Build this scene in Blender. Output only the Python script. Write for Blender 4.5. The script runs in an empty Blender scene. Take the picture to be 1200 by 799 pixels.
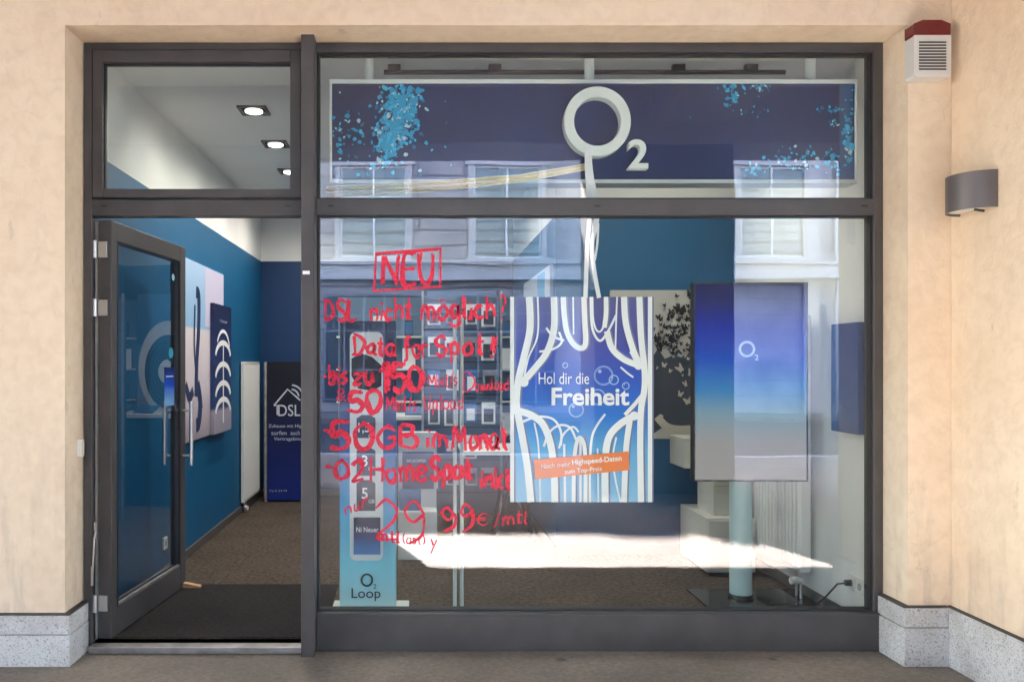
import bpy, bmesh, math, random
from mathutils import Vector
R = math.radians
random.seed(7)
S = bpy.context.scene
COL = S.collection

# ------------------------------------------------------------------ camera, sky, sun, exposure
F = 945.0            # focal length in photo pixels (1200 wide)
CAMY, CAMZ = -4.2, 1.453
VX, VY = 490.0, 426.0
cd = bpy.data.cameras.new('camera'); cam = bpy.data.objects.new('camera', cd); COL.objects.link(cam)
cam.location = (0, CAMY, CAMZ); cam.rotation_euler = (R(90), 0, 0)
cd.sensor_width = 36; cd.lens = F/1200*36
cd.shift_x = (600-VX)/1200; cd.shift_y = (VY-399.5)/1200
cd.clip_start = 0.05; cd.clip_end = 1500
S.camera = cam

SUN_DIR = Vector((1.4, 4.2, -3.95)).normalized()
elev = math.asin(-SUN_DIR.z)
w = bpy.data.worlds.new('World'); S.world = w; w.use_nodes = True
nt = w.node_tree
sky = nt.nodes.new('ShaderNodeTexSky'); sky.sky_type = 'NISHITA'; sky.sun_disc = False
sky.sun_elevation = elev; sky.sun_rotation = math.atan2(-SUN_DIR.x, -SUN_DIR.y)
sky.air_density = 1.0; sky.dust_density = 2.2; sky.ozone_density = 0.8
bg = nt.nodes['Background']; bg.inputs[1].default_value = 0.15
nt.links.new(sky.outputs[0], bg.inputs[0])
sl = bpy.data.lights.new('sun', 'SUN'); sl.energy = 5.0; sl.angle = R(0.5); sl.color = (1, .965, .91)
so = bpy.data.objects.new('sun', sl); COL.objects.link(so); so.location = (-8, -22, 24)
so.rotation_euler = SUN_DIR.to_track_quat('-Z', 'Y').to_euler()
S.view_settings.view_transform = 'Standard'; S.view_settings.look = 'None'
S.view_settings.gamma = 1; S.view_settings.use_curve_mapping = False
S.view_settings.exposure = 5.66
S.cycles.use_denoising = True
S.cycles.max_bounces = 10; S.cycles.diffuse_bounces = 6; S.cycles.glossy_bounces = 5
S.cycles.transparent_max_bounces = 16; S.cycles.sample_clamp_indirect = 6
S.cycles.caustics_reflective = False; S.cycles.caustics_refractive = False
DOWNLIGHT_W = 1.2

# ------------------------------------------------------------------ helpers
def W(x, y, D):
    """photo pixel at distance D from the lens -> world point"""
    return ((x-VX)/F*D, D+CAMY, CAMZ+(VY-y)/F*D)

class MB:
    def __init__(s): s.v = []; s.f = []; s.sm = []; s.lift = 0.0
    def add(s, vs, fs, smooth=False):
        n = len(s.v); s.v += [tuple(p) for p in vs]
        for f in fs: s.f.append([i+n for i in f]); s.sm.append(smooth)
        return s
    def box(s, x0, x1, y0, y1, z0, z1):
        vs = [(x, y, z) for x in (x0, x1) for y in (y0, y1) for z in (z0, z1)]
        return s.add(vs, [(0,1,3,2), (4,6,7,5), (0,4,5,1), (2,3,7,6), (0,2,6,4), (1,5,7,3)])
    def tube(s, pts, r, n=12, caps=True):
        pts = [Vector(p) for p in pts]; rings = []
        for i, p in enumerate(pts):
            d = (pts[min(i+1, len(pts)-1)] - pts[max(i-1, 0)]).normalized()
            u = d.orthogonal().normalized() if i == 0 else (rings[-1][1] - d*rings[-1][1].dot(d)).normalized()
            rings.append((p, u, d.cross(u)))
        rr = r if isinstance(r, (list, tuple)) else [r]*len(pts)
        vs = [p + (u*math.cos(2*math.pi*k/n) + q*math.sin(2*math.pi*k/n))*rr[i] for i, (p, u, q) in enumerate(rings) for k in range(n)]
        fs = [(i*n+k, i*n+(k+1) % n, (i+1)*n+(k+1) % n, (i+1)*n+k) for i in range(len(pts)-1) for k in range(n)]
        s.add(vs, fs, True)
        if caps:
            s.add(vs[:n], [tuple(range(n))[::-1]]); s.add(vs[-n:], [tuple(range(n))])
        return s
    def prism(s, poly, y0, y1, fn=None):
        """poly: (x,z) outline, extruded along y"""
        n = len(poly); fn = fn or (lambda a, b, c: (a, b, c))
        vs = [fn(x, y0, z) for x, z in poly] + [fn(x, y1, z) for x, z in poly]
        fs = [tuple(range(n)), tuple(range(n, 2*n))[::-1]]
        s.add(vs, fs)
        s.add(vs, [(i, i+n, (i+1) % n+n, (i+1) % n) for i in range(n)])
        return s
    def annulus(s, cx, cz, ro, ri, y0, y1, n=64, sx=1.0):
        vs = []
        for k in range(n):
            c, q = math.cos(2*math.pi*k/n), math.sin(2*math.pi*k/n)
            for r in (ro, ri):
                for y in (y0, y1): vs.append((cx+c*r*sx, y, cz+q*r))
        fs = []
        for k in range(n):
            a, b = 4*k, 4*((k+1) % n)
            fs += [(a, b, b+2, a+2), (a+1, a+3, b+3, b+1)]
        s.add(vs, fs)
        s.add(vs, [f for k in range(n) for f in ((4*k, 4*k+1, 4*((k+1) % n)+1, 4*((k+1) % n)), (4*k+2, 4*((k+1) % n)+2, 4*((k+1) % n)+3, 4*k+3))], True)
        return s
    def strip(s, pts, width, fn, sub=6, taper=False, step=0.00012):
        """flat stroke through 2D points, fn(u,v,lift)->world; each stroke a hair above the last"""
        P = [Vector(p).to_2d() for p in pts]
        if len(P) > 2:
            Q = []
            for i in range(len(P)-1):
                p0, p1, p2, p3 = P[max(i-1, 0)], P[i], P[i+1], P[min(i+2, len(P)-1)]
                for k in range(sub):
                    t = k/sub
                    Q.append(.5*((2*p1)+(p2-p0)*t+(2*p0-5*p1+4*p2-p3)*t*t+(3*p1-p0-3*p2+p3)*t**3))
            Q.append(P[-1]); P = Q
        vs = []; m = len(P)
        for i, p in enumerate(P):
            d = P[min(i+1, m-1)]-P[max(i-1, 0)]
            d = d.normalized() if d.length > 1e-9 else Vector((1, 0))
            nrm = Vector((-d.y, d.x)); h = width/2
            if taper: h *= (.75+.35*math.sin(math.pi*i/max(m-1, 1)))
            vs += [fn(p.x+nrm.x*h, p.y+nrm.y*h, s.lift), fn(p.x-nrm.x*h, p.y-nrm.y*h, s.lift)]
        s.add(vs, [(2*i, 2*i+1, 2*i+3, 2*i+2) for i in range(m-1)])
        s.lift += step
        return s
    def disc(s, cx, cy, r, fn, n=20, ry=None, step=0.00012, rot=0, jag=0):
        ry = ry or r; vs = []
        for k in range(n):
            a = 2*math.pi*k/n; q = 1+jag*random.uniform(-1, 1)
            x, y = math.cos(a)*r*q, math.sin(a)*ry*q
            vs.append(fn(cx+x*math.cos(rot)-y*math.sin(rot), cy+x*math.sin(rot)+y*math.cos(rot), s.lift))
        s.add(vs, [tuple(range(n))]); s.lift += step
        return s
    def lathe(s, prof, cx, cy, n=24):
        vs = [(cx+r*math.cos(2*math.pi*k/n), cy+r*math.sin(2*math.pi*k/n), z) for r, z in prof for k in range(n)]
        fs = [(i*n+k, i*n+(k+1) % n, (i+1)*n+(k+1) % n, (i+1)*n+k) for i in range(len(prof)-1) for k in range(n)]
        s.add(vs, fs, True)
        s.add(vs[:n], [tuple(range(n))[::-1]]); s.add(vs[-n:], [tuple(range(n))])
        return s
    def build(s, name, mat, parent=None, bevel=0, loc=None):
        base = wloc(parent) if parent else Vector(loc or (0, 0, 0))
        me = bpy.data.meshes.new(name)
        me.from_pydata([tuple(Vector(p)-base) for p in s.v], [], s.f)
        me.polygons.foreach_set('use_smooth', s.sm)
        bm = bmesh.new(); bm.from_mesh(me)
        bmesh.ops.recalc_face_normals(bm, faces=bm.faces); bm.to_mesh(me); bm.free()
        me.materials.append(mat)
        o = bpy.data.objects.new(name, me); COL.objects.link(o)
        if parent: o.parent = parent
        else: o.location = base
        if bevel:
            m = o.modifiers.new('bevel', 'BEVEL'); m.width = bevel; m.segments = 2; m.limit_method = 'ANGLE'; m.angle_limit = R(50)
        return o

def wloc(o):
    v = Vector(o.location); p = o.parent
    while p: v += Vector(p.location); p = p.parent
    return v
def tag(o, label=None, cat=None, group=None, kind=None):
    if label: o['label'] = label
    if cat: o['category'] = cat
    if group: o['group'] = group
    if kind: o['kind'] = kind
    return o
def thing(name, loc, label, cat, group=None):
    o = bpy.data.objects.new(name, None); COL.objects.link(o); o.location = loc; o.empty_display_size = .1
    return tag(o, label, cat, group)
def copy_tree(o, parent=None):
    c = o.copy(); COL.objects.link(c)
    if parent: c.parent = parent
    for ch in list(o.children): copy_tree(ch, c)
    return c
def text(name, body, box, fn, mat, parent, bold=0.0, lift=0.0, rot=0.0, extrude=0.0):
    """text fitted to box (u0,v0,u1,v1) in a picture plane; fn(u,v,lift)->world. v1 is the top."""
    cu = bpy.data.curves.new(name, 'FONT'); cu.body = body; cu.size = 1; cu.offset = bold; cu.resolution_u = 4
    cu.align_x = 'CENTER' if '\n' in body else 'LEFT'
    t = bpy.data.objects.new('tmp', cu); COL.objects.link(t)
    bpy.context.view_layer.update()
    me0 = bpy.data.meshes.new_from_object(t.evaluated_get(bpy.context.evaluated_depsgraph_get()))
    vs = [v.co.copy() for v in me0.vertices]; fs = [list(p.vertices) for p in me0.polygons]
    bpy.data.objects.remove(t); bpy.data.curves.remove(cu); bpy.data.meshes.remove(me0)
    x0, x1 = min(v.x for v in vs), max(v.x for v in vs); y0, y1 = min(v.y for v in vs), max(v.y for v in vs)
    cu_, cv_ = (box[0]+box[2])/2, (box[1]+box[3])/2; c, q = math.cos(rot), math.sin(rot)
    out = []
    for v in vs:
        a = ((v.x-x0)/(x1-x0)-.5)*(box[2]-box[0]); b = ((v.y-y0)/(y1-y0)-.5)*(box[3]-box[1])
        out.append((cu_+a*c-b*q, cv_+a*q+b*c))
    m = MB()
    if extrude:
        m.add([fn(a, b, lift) for a, b in out], fs); n = len(out)
        m2 = [fn(a, b, lift+extrude) for a, b in out]
        m.add(m2, fs)
        cnt = {}
        for f in fs:
            for i in range(len(f)):
                e = (f[i], f[(i+1) % len(f)]); k = tuple(sorted(e)); cnt.setdefault(k, []).append(e)
        allv = [fn(a, b, lift) for a, b in out]+m2
        m.add(allv, [(e[0][0], e[0][1], e[0][1]+n, e[0][0]+n) for e in cnt.values() if len(e) == 1])
    else:
        m.add([fn(a, b, lift) for a, b in out], fs)
    return m.build(name, mat, parent)
def front(D):
    """picture plane facing the street, addressed in photo pixels"""
    def f(u, v, l=0): p = W(u, v, D); return (p[0], p[1]-l, p[2])
    return f
def xz(y):
    return lambda u, v, l=0: (u, y-l, v)

# ------------------------------------------------------------------ materials
MATS = {}
def nodes(name):
    m = bpy.data.materials.new(name); m.use_nodes = True
    return m, m.node_tree, m.node_tree.nodes['Principled BSDF']
def mat(name, col, rough=.6, metal=0.0, var=.0, scale=8, bump=0.0, bscale=60, emit=None, spec=.5, coat=0):
    if name in MATS: return MATS[name]
    m, t, b = nodes(name); N, L = t.nodes, t.links
    b.inputs['Base Color'].default_value = (*col, 1); b.inputs['Roughness'].default_value = rough
    b.inputs['Metallic'].default_value = metal; b.inputs['Specular IOR Level'].default_value = spec
    b.inputs['Coat Weight'].default_value = coat
    tc = N.new('ShaderNodeTexCoord')
    if var:
        n = N.new('ShaderNodeTexNoise'); n.inputs['Scale'].default_value = scale; n.inputs['Detail'].default_value = 6
        L.new(tc.outputs['Object'], n.inputs['Vector'])
        r = N.new('ShaderNodeValToRGB'); r.color_ramp.elements[0].position = .3; r.color_ramp.elements[1].position = .7
        r.color_ramp.elements[0].color = (*[c*(1-var) for c in col], 1); r.color_ramp.elements[1].color = (*[min(1, c*(1+var)) for c in col], 1)
        L.new(n.outputs['Fac'], r.inputs[0]); L.new(r.outputs[0], b.inputs['Base Color'])
        mr = N.new('ShaderNodeMapRange'); mr.inputs['To Min'].default_value = max(.03, rough-.08); mr.inputs['To Max'].default_value = min(1, rough+.1)
        L.new(n.outputs['Fac'], mr.inputs['Value']); L.new(mr.outputs[0], b.inputs['Roughness'])
    if bump:
        n2 = N.new('ShaderNodeTexNoise'); n2.inputs['Scale'].default_value = bscale; n2.inputs['Detail'].default_value = 4
        L.new(tc.outputs['Object'], n2.inputs['Vector'])
        bp = N.new('ShaderNodeBump'); bp.inputs['Strength'].default_value = bump; bp.inputs['Distance'].default_value = .01
        L.new(n2.outputs['Fac'], bp.inputs['Height']); L.new(bp.outputs[0], b.inputs['Normal'])
    if emit:
        b.inputs['Emission Color'].default_value = (*emit[0], 1); b.inputs['Emission Strength'].default_value = emit[1]
    MATS[name] = m
    return m
def gradient(name, stops, lo, hi, rough=.4, emit=0, axis=2, coat=0):
    """print whose colour changes along the object's height: stops = [(pos, rgb)]"""
    m, t, b = nodes(name); N, L = t.nodes, t.links
    tc = N.new('ShaderNodeTexCoord'); sp = N.new('ShaderNodeSeparateXYZ'); L.new(tc.outputs['Object'], sp.inputs[0])
    mr = N.new('ShaderNodeMapRange'); mr.inputs['From Min'].default_value = lo; mr.inputs['From Max'].default_value = hi
    L.new(sp.outputs[axis], mr.inputs['Value'])
    r = N.new('ShaderNodeValToRGB'); el = r.color_ramp.elements
    while len(el) < len(stops): el.new(.5)
    for e, (p, c) in zip(el, stops): e.position = p; e.color = (*c, 1)
    L.new(mr.outputs[0], r.inputs[0]); L.new(r.outputs[0], b.inputs['Base Color'])
    b.inputs['Roughness'].default_value = rough; b.inputs['Coat Weight'].default_value = coat
    if emit:
        L.new(r.outputs[0], b.inputs['Emission Color']); b.inputs['Emission Strength'].default_value = emit
        b.inputs['Base Color'].default_value = (.01, .01, .01, 1); b.inputs['Specular IOR Level'].default_value = .15
        for l in list(b.inputs['Base Color'].links): L.remove(l)
    return m
def srgb(r, g, b):
    f = lambda c: (c/255/12.92) if c/255 <= .04045 else ((c/255+.055)/1.055)**2.4
    return (f(r), f(g), f(b))

def plaster():
    m, t, b = nodes('cream_plaster'); N, L = t.nodes, t.links
    tc = N.new('ShaderNodeTexCoord')
    n = N.new('ShaderNodeTexNoise'); n.inputs['Scale'].default_value = .9; n.inputs['Detail'].default_value = 5; n.inputs['Roughness'].default_value = .55
    L.new(tc.outputs['Object'], n.inputs['Vector'])
    r = N.new('ShaderNodeValToRGB'); e = r.color_ramp.elements
    e[0].position = .3; e[0].color = (.735, .585, .44, 1); e[1].position = .72; e[1].color = (.83, .715, .57, 1)
    L.new(n.outputs['Fac'], r.inputs[0])
    # trowel mottling
    n3 = N.new('ShaderNodeTexNoise'); n3.inputs['Scale'].default_value = 14; n3.inputs['Detail'].default_value = 8; n3.inputs['Distortion'].default_value = .6
    L.new(tc.outputs['Object'], n3.inputs['Vector'])
    r3 = N.new('ShaderNodeValToRGB'); e = r3.color_ramp.elements; e[0].position = .3; e[0].color = (.9, .88, .86, 1); e[1].position = .6; e[1].color = (1, 1, 1, 1)
    L.new(n3.outputs['Fac'], r3.inputs[0])
    mx = N.new('ShaderNodeMix'); mx.data_type = 'RGBA'; mx.blend_type = 'MULTIPLY'; mx.inputs[0].default_value = .8
    L.new(r.outputs[0], mx.inputs[6]); L.new(r3.outputs[0], mx.inputs[7])
    # scuffs: short vertical rubbed marks
    mp = N.new('ShaderNodeMapping'); mp.inputs['Scale'].default_value = (5.5, 5.5, 2.2); L.new(tc.outputs['Object'], mp.inputs[0])
    n4 = N.new('ShaderNodeTexNoise'); n4.inputs['Scale'].default_value = 1.3; n4.inputs['Detail'].default_value = 9; n4.inputs['Roughness'].default_value = .7; L.new(mp.outputs[0], n4.inputs['Vector'])
    r4 = N.new('ShaderNodeValToRGB'); e = r4.color_ramp.elements; e[0].position = .62; e[0].color = (0, 0, 0, 1); e[1].position = .8; e[1].color = (1, 1, 1, 1)
    L.new(n4.outputs['Fac'], r4.inputs[0])
    mx2 = N.new('ShaderNodeMix'); mx2.data_type = 'RGBA'; L.new(r4.outputs[0], mx2.inputs[0]); L.new(mx.outputs[2], mx2.inputs[6]); mx2.inputs[7].default_value = (.36, .29, .235, 1)
    # hairline cracks, only in some places
    vo = N.new('ShaderNodeTexVoronoi'); vo.feature = 'DISTANCE_TO_EDGE'; vo.inputs['Scale'].default_value = 1.7
    nd = N.new('ShaderNodeTexNoise'); nd.inputs['Scale'].default_value = 5; nd.inputs['Detail'].default_value = 5; L.new(tc.outputs['Object'], nd.inputs['Vector'])
    vm = N.new('ShaderNodeMix'); vm.data_type = 'VECTOR'; vm.inputs[0].default_value = .22; L.new(tc.outputs['Object'], vm.inputs[4]); L.new(nd.outputs['Color'], vm.inputs[5]); L.new(vm.outputs[1], vo.inputs['Vector'])
    lt = N.new('ShaderNodeMapRange'); lt.inputs['From Min'].default_value = .0006; lt.inputs['From Max'].default_value = .0032; lt.inputs['To Min'].default_value = 1; lt.inputs['To Max'].default_value = 0; L.new(vo.outputs['Distance'], lt.inputs['Value'])
    cm = N.new('ShaderNodeMapRange'); cm.inputs['From Min'].default_value = .52; cm.inputs['From Max'].default_value = .6; L.new(n.outputs['Fac'], cm.inputs['Value'])
    ml = N.new('ShaderNodeMath'); ml.operation = 'MULTIPLY'; L.new(lt.outputs[0], ml.inputs[0]); L.new(cm.outputs[0], ml.inputs[1])
    ms = N.new('ShaderNodeMath'); ms.operation = 'MULTIPLY'; ms.inputs[1].default_value = .22; L.new(ml.outputs[0], ms.inputs[0])
    mx3 = N.new('ShaderNodeMix'); mx3.data_type = 'RGBA'; L.new(ms.outputs[0], mx3.inputs[0]); L.new(mx2.outputs[2], mx3.inputs[6]); mx3.inputs[7].default_value = (.3, .24, .19, 1)
    # grime splashed up from the pavement
    sz = N.new('ShaderNodeSeparateXYZ'); L.new(tc.outputs['Object'], sz.inputs[0])
    gz_ = N.new('ShaderNodeMapRange'); gz_.inputs['From Min'].default_value = .25; gz_.inputs['From Max'].default_value = 1.3; gz_.inputs['To Min'].default_value = .75; gz_.inputs['To Max'].default_value = 0; L.new(sz.outputs[2], gz_.inputs['Value'])
    mg = N.new('ShaderNodeMapping'); mg.inputs['Scale'].default_value = (9, 9, 1.6); L.new(tc.outputs['Object'], mg.inputs[0])
    ng = N.new('ShaderNodeTexNoise'); ng.inputs['Scale'].default_value = 1.0; ng.inputs['Detail'].default_value = 8; ng.inputs['Roughness'].default_value = .65; L.new(mg.outputs[0], ng.inputs['Vector'])
    rg = N.new('ShaderNodeMapRange'); rg.inputs['From Min'].default_value = .5; rg.inputs['From Max'].default_value = .75; L.new(ng.outputs['Fac'], rg.inputs['Value'])
    gm = N.new('ShaderNodeMath'); gm.operation = 'MULTIPLY'; L.new(gz_.outputs[0], gm.inputs[0]); L.new(rg.outputs[0], gm.inputs[1])
    mx4 = N.new('ShaderNodeMix'); mx4.data_type = 'RGBA'; L.new(gm.outputs[0], mx4.inputs[0]); L.new(mx3.outputs[2], mx4.inputs[6]); mx4.inputs[7].default_value = (.40, .33, .28, 1)
    L.new(mx4.outputs[2], b.inputs['Base Color']); b.inputs['Roughness'].default_value = .9; b.inputs['Specular IOR Level'].default_value = .2
    n2 = N.new('ShaderNodeTexNoise'); n2.inputs['Scale'].default_value = 38; n2.inputs['Detail'].default_value = 6; L.new(tc.outputs['Object'], n2.inputs['Vector'])
    n5 = N.new('ShaderNodeTexNoise'); n5.inputs['Scale'].default_value = 4; n5.inputs['Detail'].default_value = 3; L.new(tc.outputs['Object'], n5.inputs['Vector'])
    ad = N.new('ShaderNodeMath'); ad.operation = 'MULTIPLY_ADD'; ad.inputs[1].default_value = 2.0; L.new(n5.outputs['Fac'], ad.inputs[0]); L.new(n2.outputs['Fac'], ad.inputs[2])
    bp = N.new('ShaderNodeBump'); bp.inputs['Strength'].default_value = .28; bp.inputs['Distance'].default_value = .012; L.new(ad.outputs[0], bp.inputs['Height']); L.new(bp.outputs[0], b.inputs['Normal'])
    return m
def granite():
    m, t, b = nodes('speckled_granite'); N, L = t.nodes, t.links
    tc = N.new('ShaderNodeTexCoord')
    v = N.new('ShaderNodeTexVoronoi'); v.inputs['Scale'].default_value = 170; L.new(tc.outputs['Object'], v.inputs['Vector'])
    n = N.new('ShaderNodeTexNoise'); n.inputs['Scale'].default_value = 90; n.inputs['Detail'].default_value = 5; L.new(tc.outputs['Object'], n.inputs['Vector'])
    sp = N.new('ShaderNodeSeparateColor'); L.new(v.outputs['Color'], sp.inputs[0])
    ad = N.new('ShaderNodeMath'); ad.operation = 'ADD'; L.new(sp.outputs[0], ad.inputs[0]); L.new(n.outputs['Fac'], ad.inputs[1])
    r = N.new('ShaderNodeValToRGB'); e = r.color_ramp.elements
    e[0].position = .34; e[0].color = (.17, .17, .185, 1); e[1].position = .62; e[1].color = (.45, .455, .475, 1)
    x = e.new(.95); x.color = (.60, .605, .62, 1)
    L.new(ad.outputs[0], r.inputs[0])
    n6 = N.new('ShaderNodeTexNoise'); n6.inputs['Scale'].default_value = 5; n6.inputs['Detail'].default_value = 6; L.new(tc.outputs['Object'], n6.inputs['Vector'])
    r6 = N.new('ShaderNodeValToRGB'); e = r6.color_ramp.elements; e[0].position = .3; e[0].color = (.72, .70, .69, 1); e[1].position = .6; e[1].color = (1, 1, 1, 1); L.new(n6.outputs['Fac'], r6.inputs[0])
    mx = N.new('ShaderNodeMix'); mx.data_type = 'RGBA'; mx.blend_type = 'MULTIPLY'; mx.inputs[0].default_value = 1
    L.new(r.outputs[0], mx.inputs[6]); L.new(r6.outputs[0], mx.inputs[7]); L.new(mx.outputs[2], b.inputs['Base Color']); b.inputs['Roughness'].default_value = .55
    return m
def glass(name, tint, wav=.0):
    m = bpy.data.materials.new(name); m.use_nodes = True; t = m.node_tree; N, L = t.nodes, t.links
    N.remove(N['Principled BSDF']); out = N['Material Output']
    tr = N.new('ShaderNodeBsdfTransparent'); tr.inputs[0].default_value = (*tint, 1)
    tw = N.new('ShaderNodeBsdfTransparent')
    gl = N.new('ShaderNodeBsdfGlossy'); gl.inputs['Roughness'].default_value = 0.0; gl.inputs[0].default_value = (.96, .925, .98, 1)
    fr = N.new('ShaderNodeFresnel'); fr.inputs[0].default_value = 1.52
    mu = N.new('ShaderNodeMath'); mu.operation = 'MULTIPLY'; mu.inputs[1].default_value = 2.0; mu.use_clamp = True; L.new(fr.outputs[0], mu.inputs[0])
    mix = N.new('ShaderNodeMixShader'); L.new(mu.outputs[0], mix.inputs[0]); L.new(tr.outputs[0], mix.inputs[1]); L.new(gl.outputs[0], mix.inputs[2])
    ge = N.new('ShaderNodeNewGeometry')
    m2 = N.new('ShaderNodeMixShader'); L.new(ge.outputs['Backfacing'], m2.inputs[0]); L.new(mix.outputs[0], m2.inputs[1]); L.new(tw.outputs[0], m2.inputs[2])
    L.new(m2.outputs[0], out.inputs[0])
    if wav:
        tc = N.new('ShaderNodeTexCoord'); n = N.new('ShaderNodeTexNoise'); n.inputs['Scale'].default_value = 1.4; n.inputs['Detail'].default_value = 1
        mp = N.new('ShaderNodeMapping'); mp.inputs['Scale'].default_value = (1, 1, 2.2); L.new(tc.outputs['Object'], mp.inputs[0]); L.new(mp.outputs[0], n.inputs['Vector'])
        bp = N.new('ShaderNodeBump'); bp.inputs['Strength'].default_value = wav; bp.inputs['Distance'].default_value = .02
        L.new(n.outputs['Fac'], bp.inputs['Height']); L.new(bp.outputs[0], gl.inputs['Normal'])
    return m
def masonry(name, col, dark, bw, bh, mort, rough=.85):
    m, t, b = nodes(name); N, L = t.nodes, t.links
    tc = N.new('ShaderNodeTexCoord'); sp = N.new('ShaderNodeSeparateXYZ'); cb = N.new('ShaderNodeCombineXYZ')
    L.new(tc.outputs['Object'], sp.inputs[0]); L.new(sp.outputs[0], cb.inputs[0]); L.new(sp.outputs[2], cb.inputs[1])
    br = N.new('ShaderNodeTexBrick'); br.inputs['Scale'].default_value = 1; br.inputs['Brick Width'].default_value = bw; br.inputs['Row Height'].default_value = bh
    br.inputs['Mortar Size'].default_value = mort; br.inputs['Color1'].default_value = (*col, 1); br.inputs['Color2'].default_value = (*[c*.9 for c in col], 1); br.inputs['Mortar'].default_value = (*dark, 1)
    L.new(cb.outputs[0], br.inputs['Vector'])
    br.inputs['Mortar Smooth'].default_value = .35
    nz = N.new('ShaderNodeTexNoise'); nz.inputs['Scale'].default_value = .9; nz.inputs['Detail'].default_value = 8; L.new(tc.outputs['Object'], nz.inputs['Vector'])
    rz = N.new('ShaderNodeValToRGB'); rz.color_ramp.elements[0].position = .3; rz.color_ramp.elements[0].color = (.62, .62, .64, 1); rz.color_ramp.elements[1].position = .68; rz.color_ramp.elements[1].color = (1.1, 1.08, 1.06, 1)
    L.new(nz.outputs['Fac'], rz.inputs[0]); mz = N.new('ShaderNodeMix'); mz.data_type = 'RGBA'; mz.blend_type = 'MULTIPLY'; mz.inputs[0].default_value = 1
    L.new(br.outputs['Color'], mz.inputs[6]); L.new(rz.outputs[0], mz.inputs[7]); L.new(mz.outputs[2], b.inputs['Base Color']); b.inputs['Roughness'].default_value = rough
    return m
def speckle(name, cols, scale, rough=.9, big=None, bump=.3, spots=0):
    m, t, b = nodes(name); N, L = t.nodes, t.links
    tc = N.new('ShaderNodeTexCoord'); n = N.new('ShaderNodeTexNoise'); n.inputs['Scale'].default_value = scale; n.inputs['Detail'].default_value = 8; n.inputs['Roughness'].default_value = .75
    L.new(tc.outputs['Object'], n.inputs['Vector'])
    r = N.new('ShaderNodeValToRGB'); e = r.color_ramp.elements; e[0].position = .32; e[0].color = (*cols[0], 1); e[1].position = .68; e[1].color = (*cols[1], 1)
    L.new(n.outputs['Fac'], r.inputs[0]); src = r.outputs[0]
    if big:
        n6 = N.new('ShaderNodeTexNoise'); n6.inputs['Scale'].default_value = big; n6.inputs['Detail'].default_value = 6; L.new(tc.outputs['Object'], n6.inputs['Vector'])
        r6 = N.new('ShaderNodeValToRGB'); e = r6.color_ramp.elements; e[0].position = .3; e[0].color = (.68, .68, .68, 1); e[1].position = .65; e[1].color = (1, 1, 1, 1); L.new(n6.outputs['Fac'], r6.inputs[0])
        mx = N.new('ShaderNodeMix'); mx.data_type = 'RGBA'; mx.blend_type = 'MULTIPLY'; mx.inputs[0].default_value = 1
        L.new(src, mx.inputs[6]); L.new(r6.outputs[0], mx.inputs[7]); src = mx.outputs[2]
    if spots:
        vs_ = N.new('ShaderNodeTexVoronoi'); vs_.inputs['Scale'].default_value = spots; vs_.inputs['Randomness'].default_value = 1; L.new(tc.outputs['Object'], vs_.inputs['Vector'])
        ms_ = N.new('ShaderNodeMapRange'); ms_.inputs['From Min'].default_value = .05; ms_.inputs['From Max'].default_value = .11; ms_.inputs['To Min'].default_value = .55; ms_.inputs['To Max'].default_value = 0; L.new(vs_.outputs['Distance'], ms_.inputs['Value'])
        mz = N.new('ShaderNodeMix'); mz.data_type = 'RGBA'; L.new(ms_.outputs[0], mz.inputs[0]); L.new(src, mz.inputs[6]); mz.inputs[7].default_value = (.035, .032, .03, 1); src = mz.outputs[2]
    L.new(src, b.inputs['Base Color']); b.inputs['Roughness'].default_value = rough; b.inputs['Specular IOR Level'].default_value = .3
    bp = N.new('ShaderNodeBump'); bp.inputs['Strength'].default_value = bump; bp.inputs['Distance'].default_value = .006; L.new(n.outputs['Fac'], bp.inputs['Height']); L.new(bp.outputs[0], b.inputs['Normal'])
    return m

PLASTER = plaster(); GRANITE = granite()
GLASS = glass('window_glass', (.91, .97, .955), .035); DGLASS = glass('door_glass', (.86, .93, .94), .004)
FRAME = mat('anthracite_frame', (.066, .062, .064), .42, .0, var=.14, scale=7, bump=.03, bscale=300)
FRAME_D = mat('dark_gasket', (.018, .018, .02), .6)
ALU = mat('brushed_aluminium', (.36, .35, .345), .48, .8, var=.2, scale=14)
STEEL = mat('satin_steel', (.6, .6, .6), .42, 1.0)
WHITE = mat('white_paint', (.72, .72, .70), .55, var=.04, scale=3)
WALLW = mat('white_wall_paint', (.78, .78, .76), .85, var=.04, scale=2, bump=.1, bscale=120)
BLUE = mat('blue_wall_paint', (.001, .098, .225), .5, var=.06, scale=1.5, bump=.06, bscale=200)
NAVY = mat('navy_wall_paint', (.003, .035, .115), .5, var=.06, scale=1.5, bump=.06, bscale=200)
CEIL = mat('ceiling_paint', (.78, .78, .77), .9, var=.04, scale=1.2)
CARPET = speckle('brown_grey_carpet', [(.004, .003, .003), (.17, .13, .10)], 34, .95, big=2.2, bump=.6)
MAT_ = speckle('black_entrance_matting', [(.004, .004, .005), (.036, .031, .032)], 55, .95, big=2, bump=.6)
FLOOR = speckle('grey_paving', [(.15, .132, .114), (.265, .238, .208)], 42, .75, big=1.6, bump=.25, spots=3.2)
ASPHALT = speckle('asphalt', [(.04, .04, .042), (.07, .07, .07)], 60, .9, big=.5)
PAPER = mat('white_print', (.86, .86, .87), .5)
INKD = mat('dark_print', (.01, .012, .02), .5)
NAVYP = mat('navy_print', (.006, .014, .07), .4)
BLACK = mat('black_plastic', (.012, .012, .014), .4)
RED = mat('red_marker_ink', (.66, .012, .05), .6)
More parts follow.
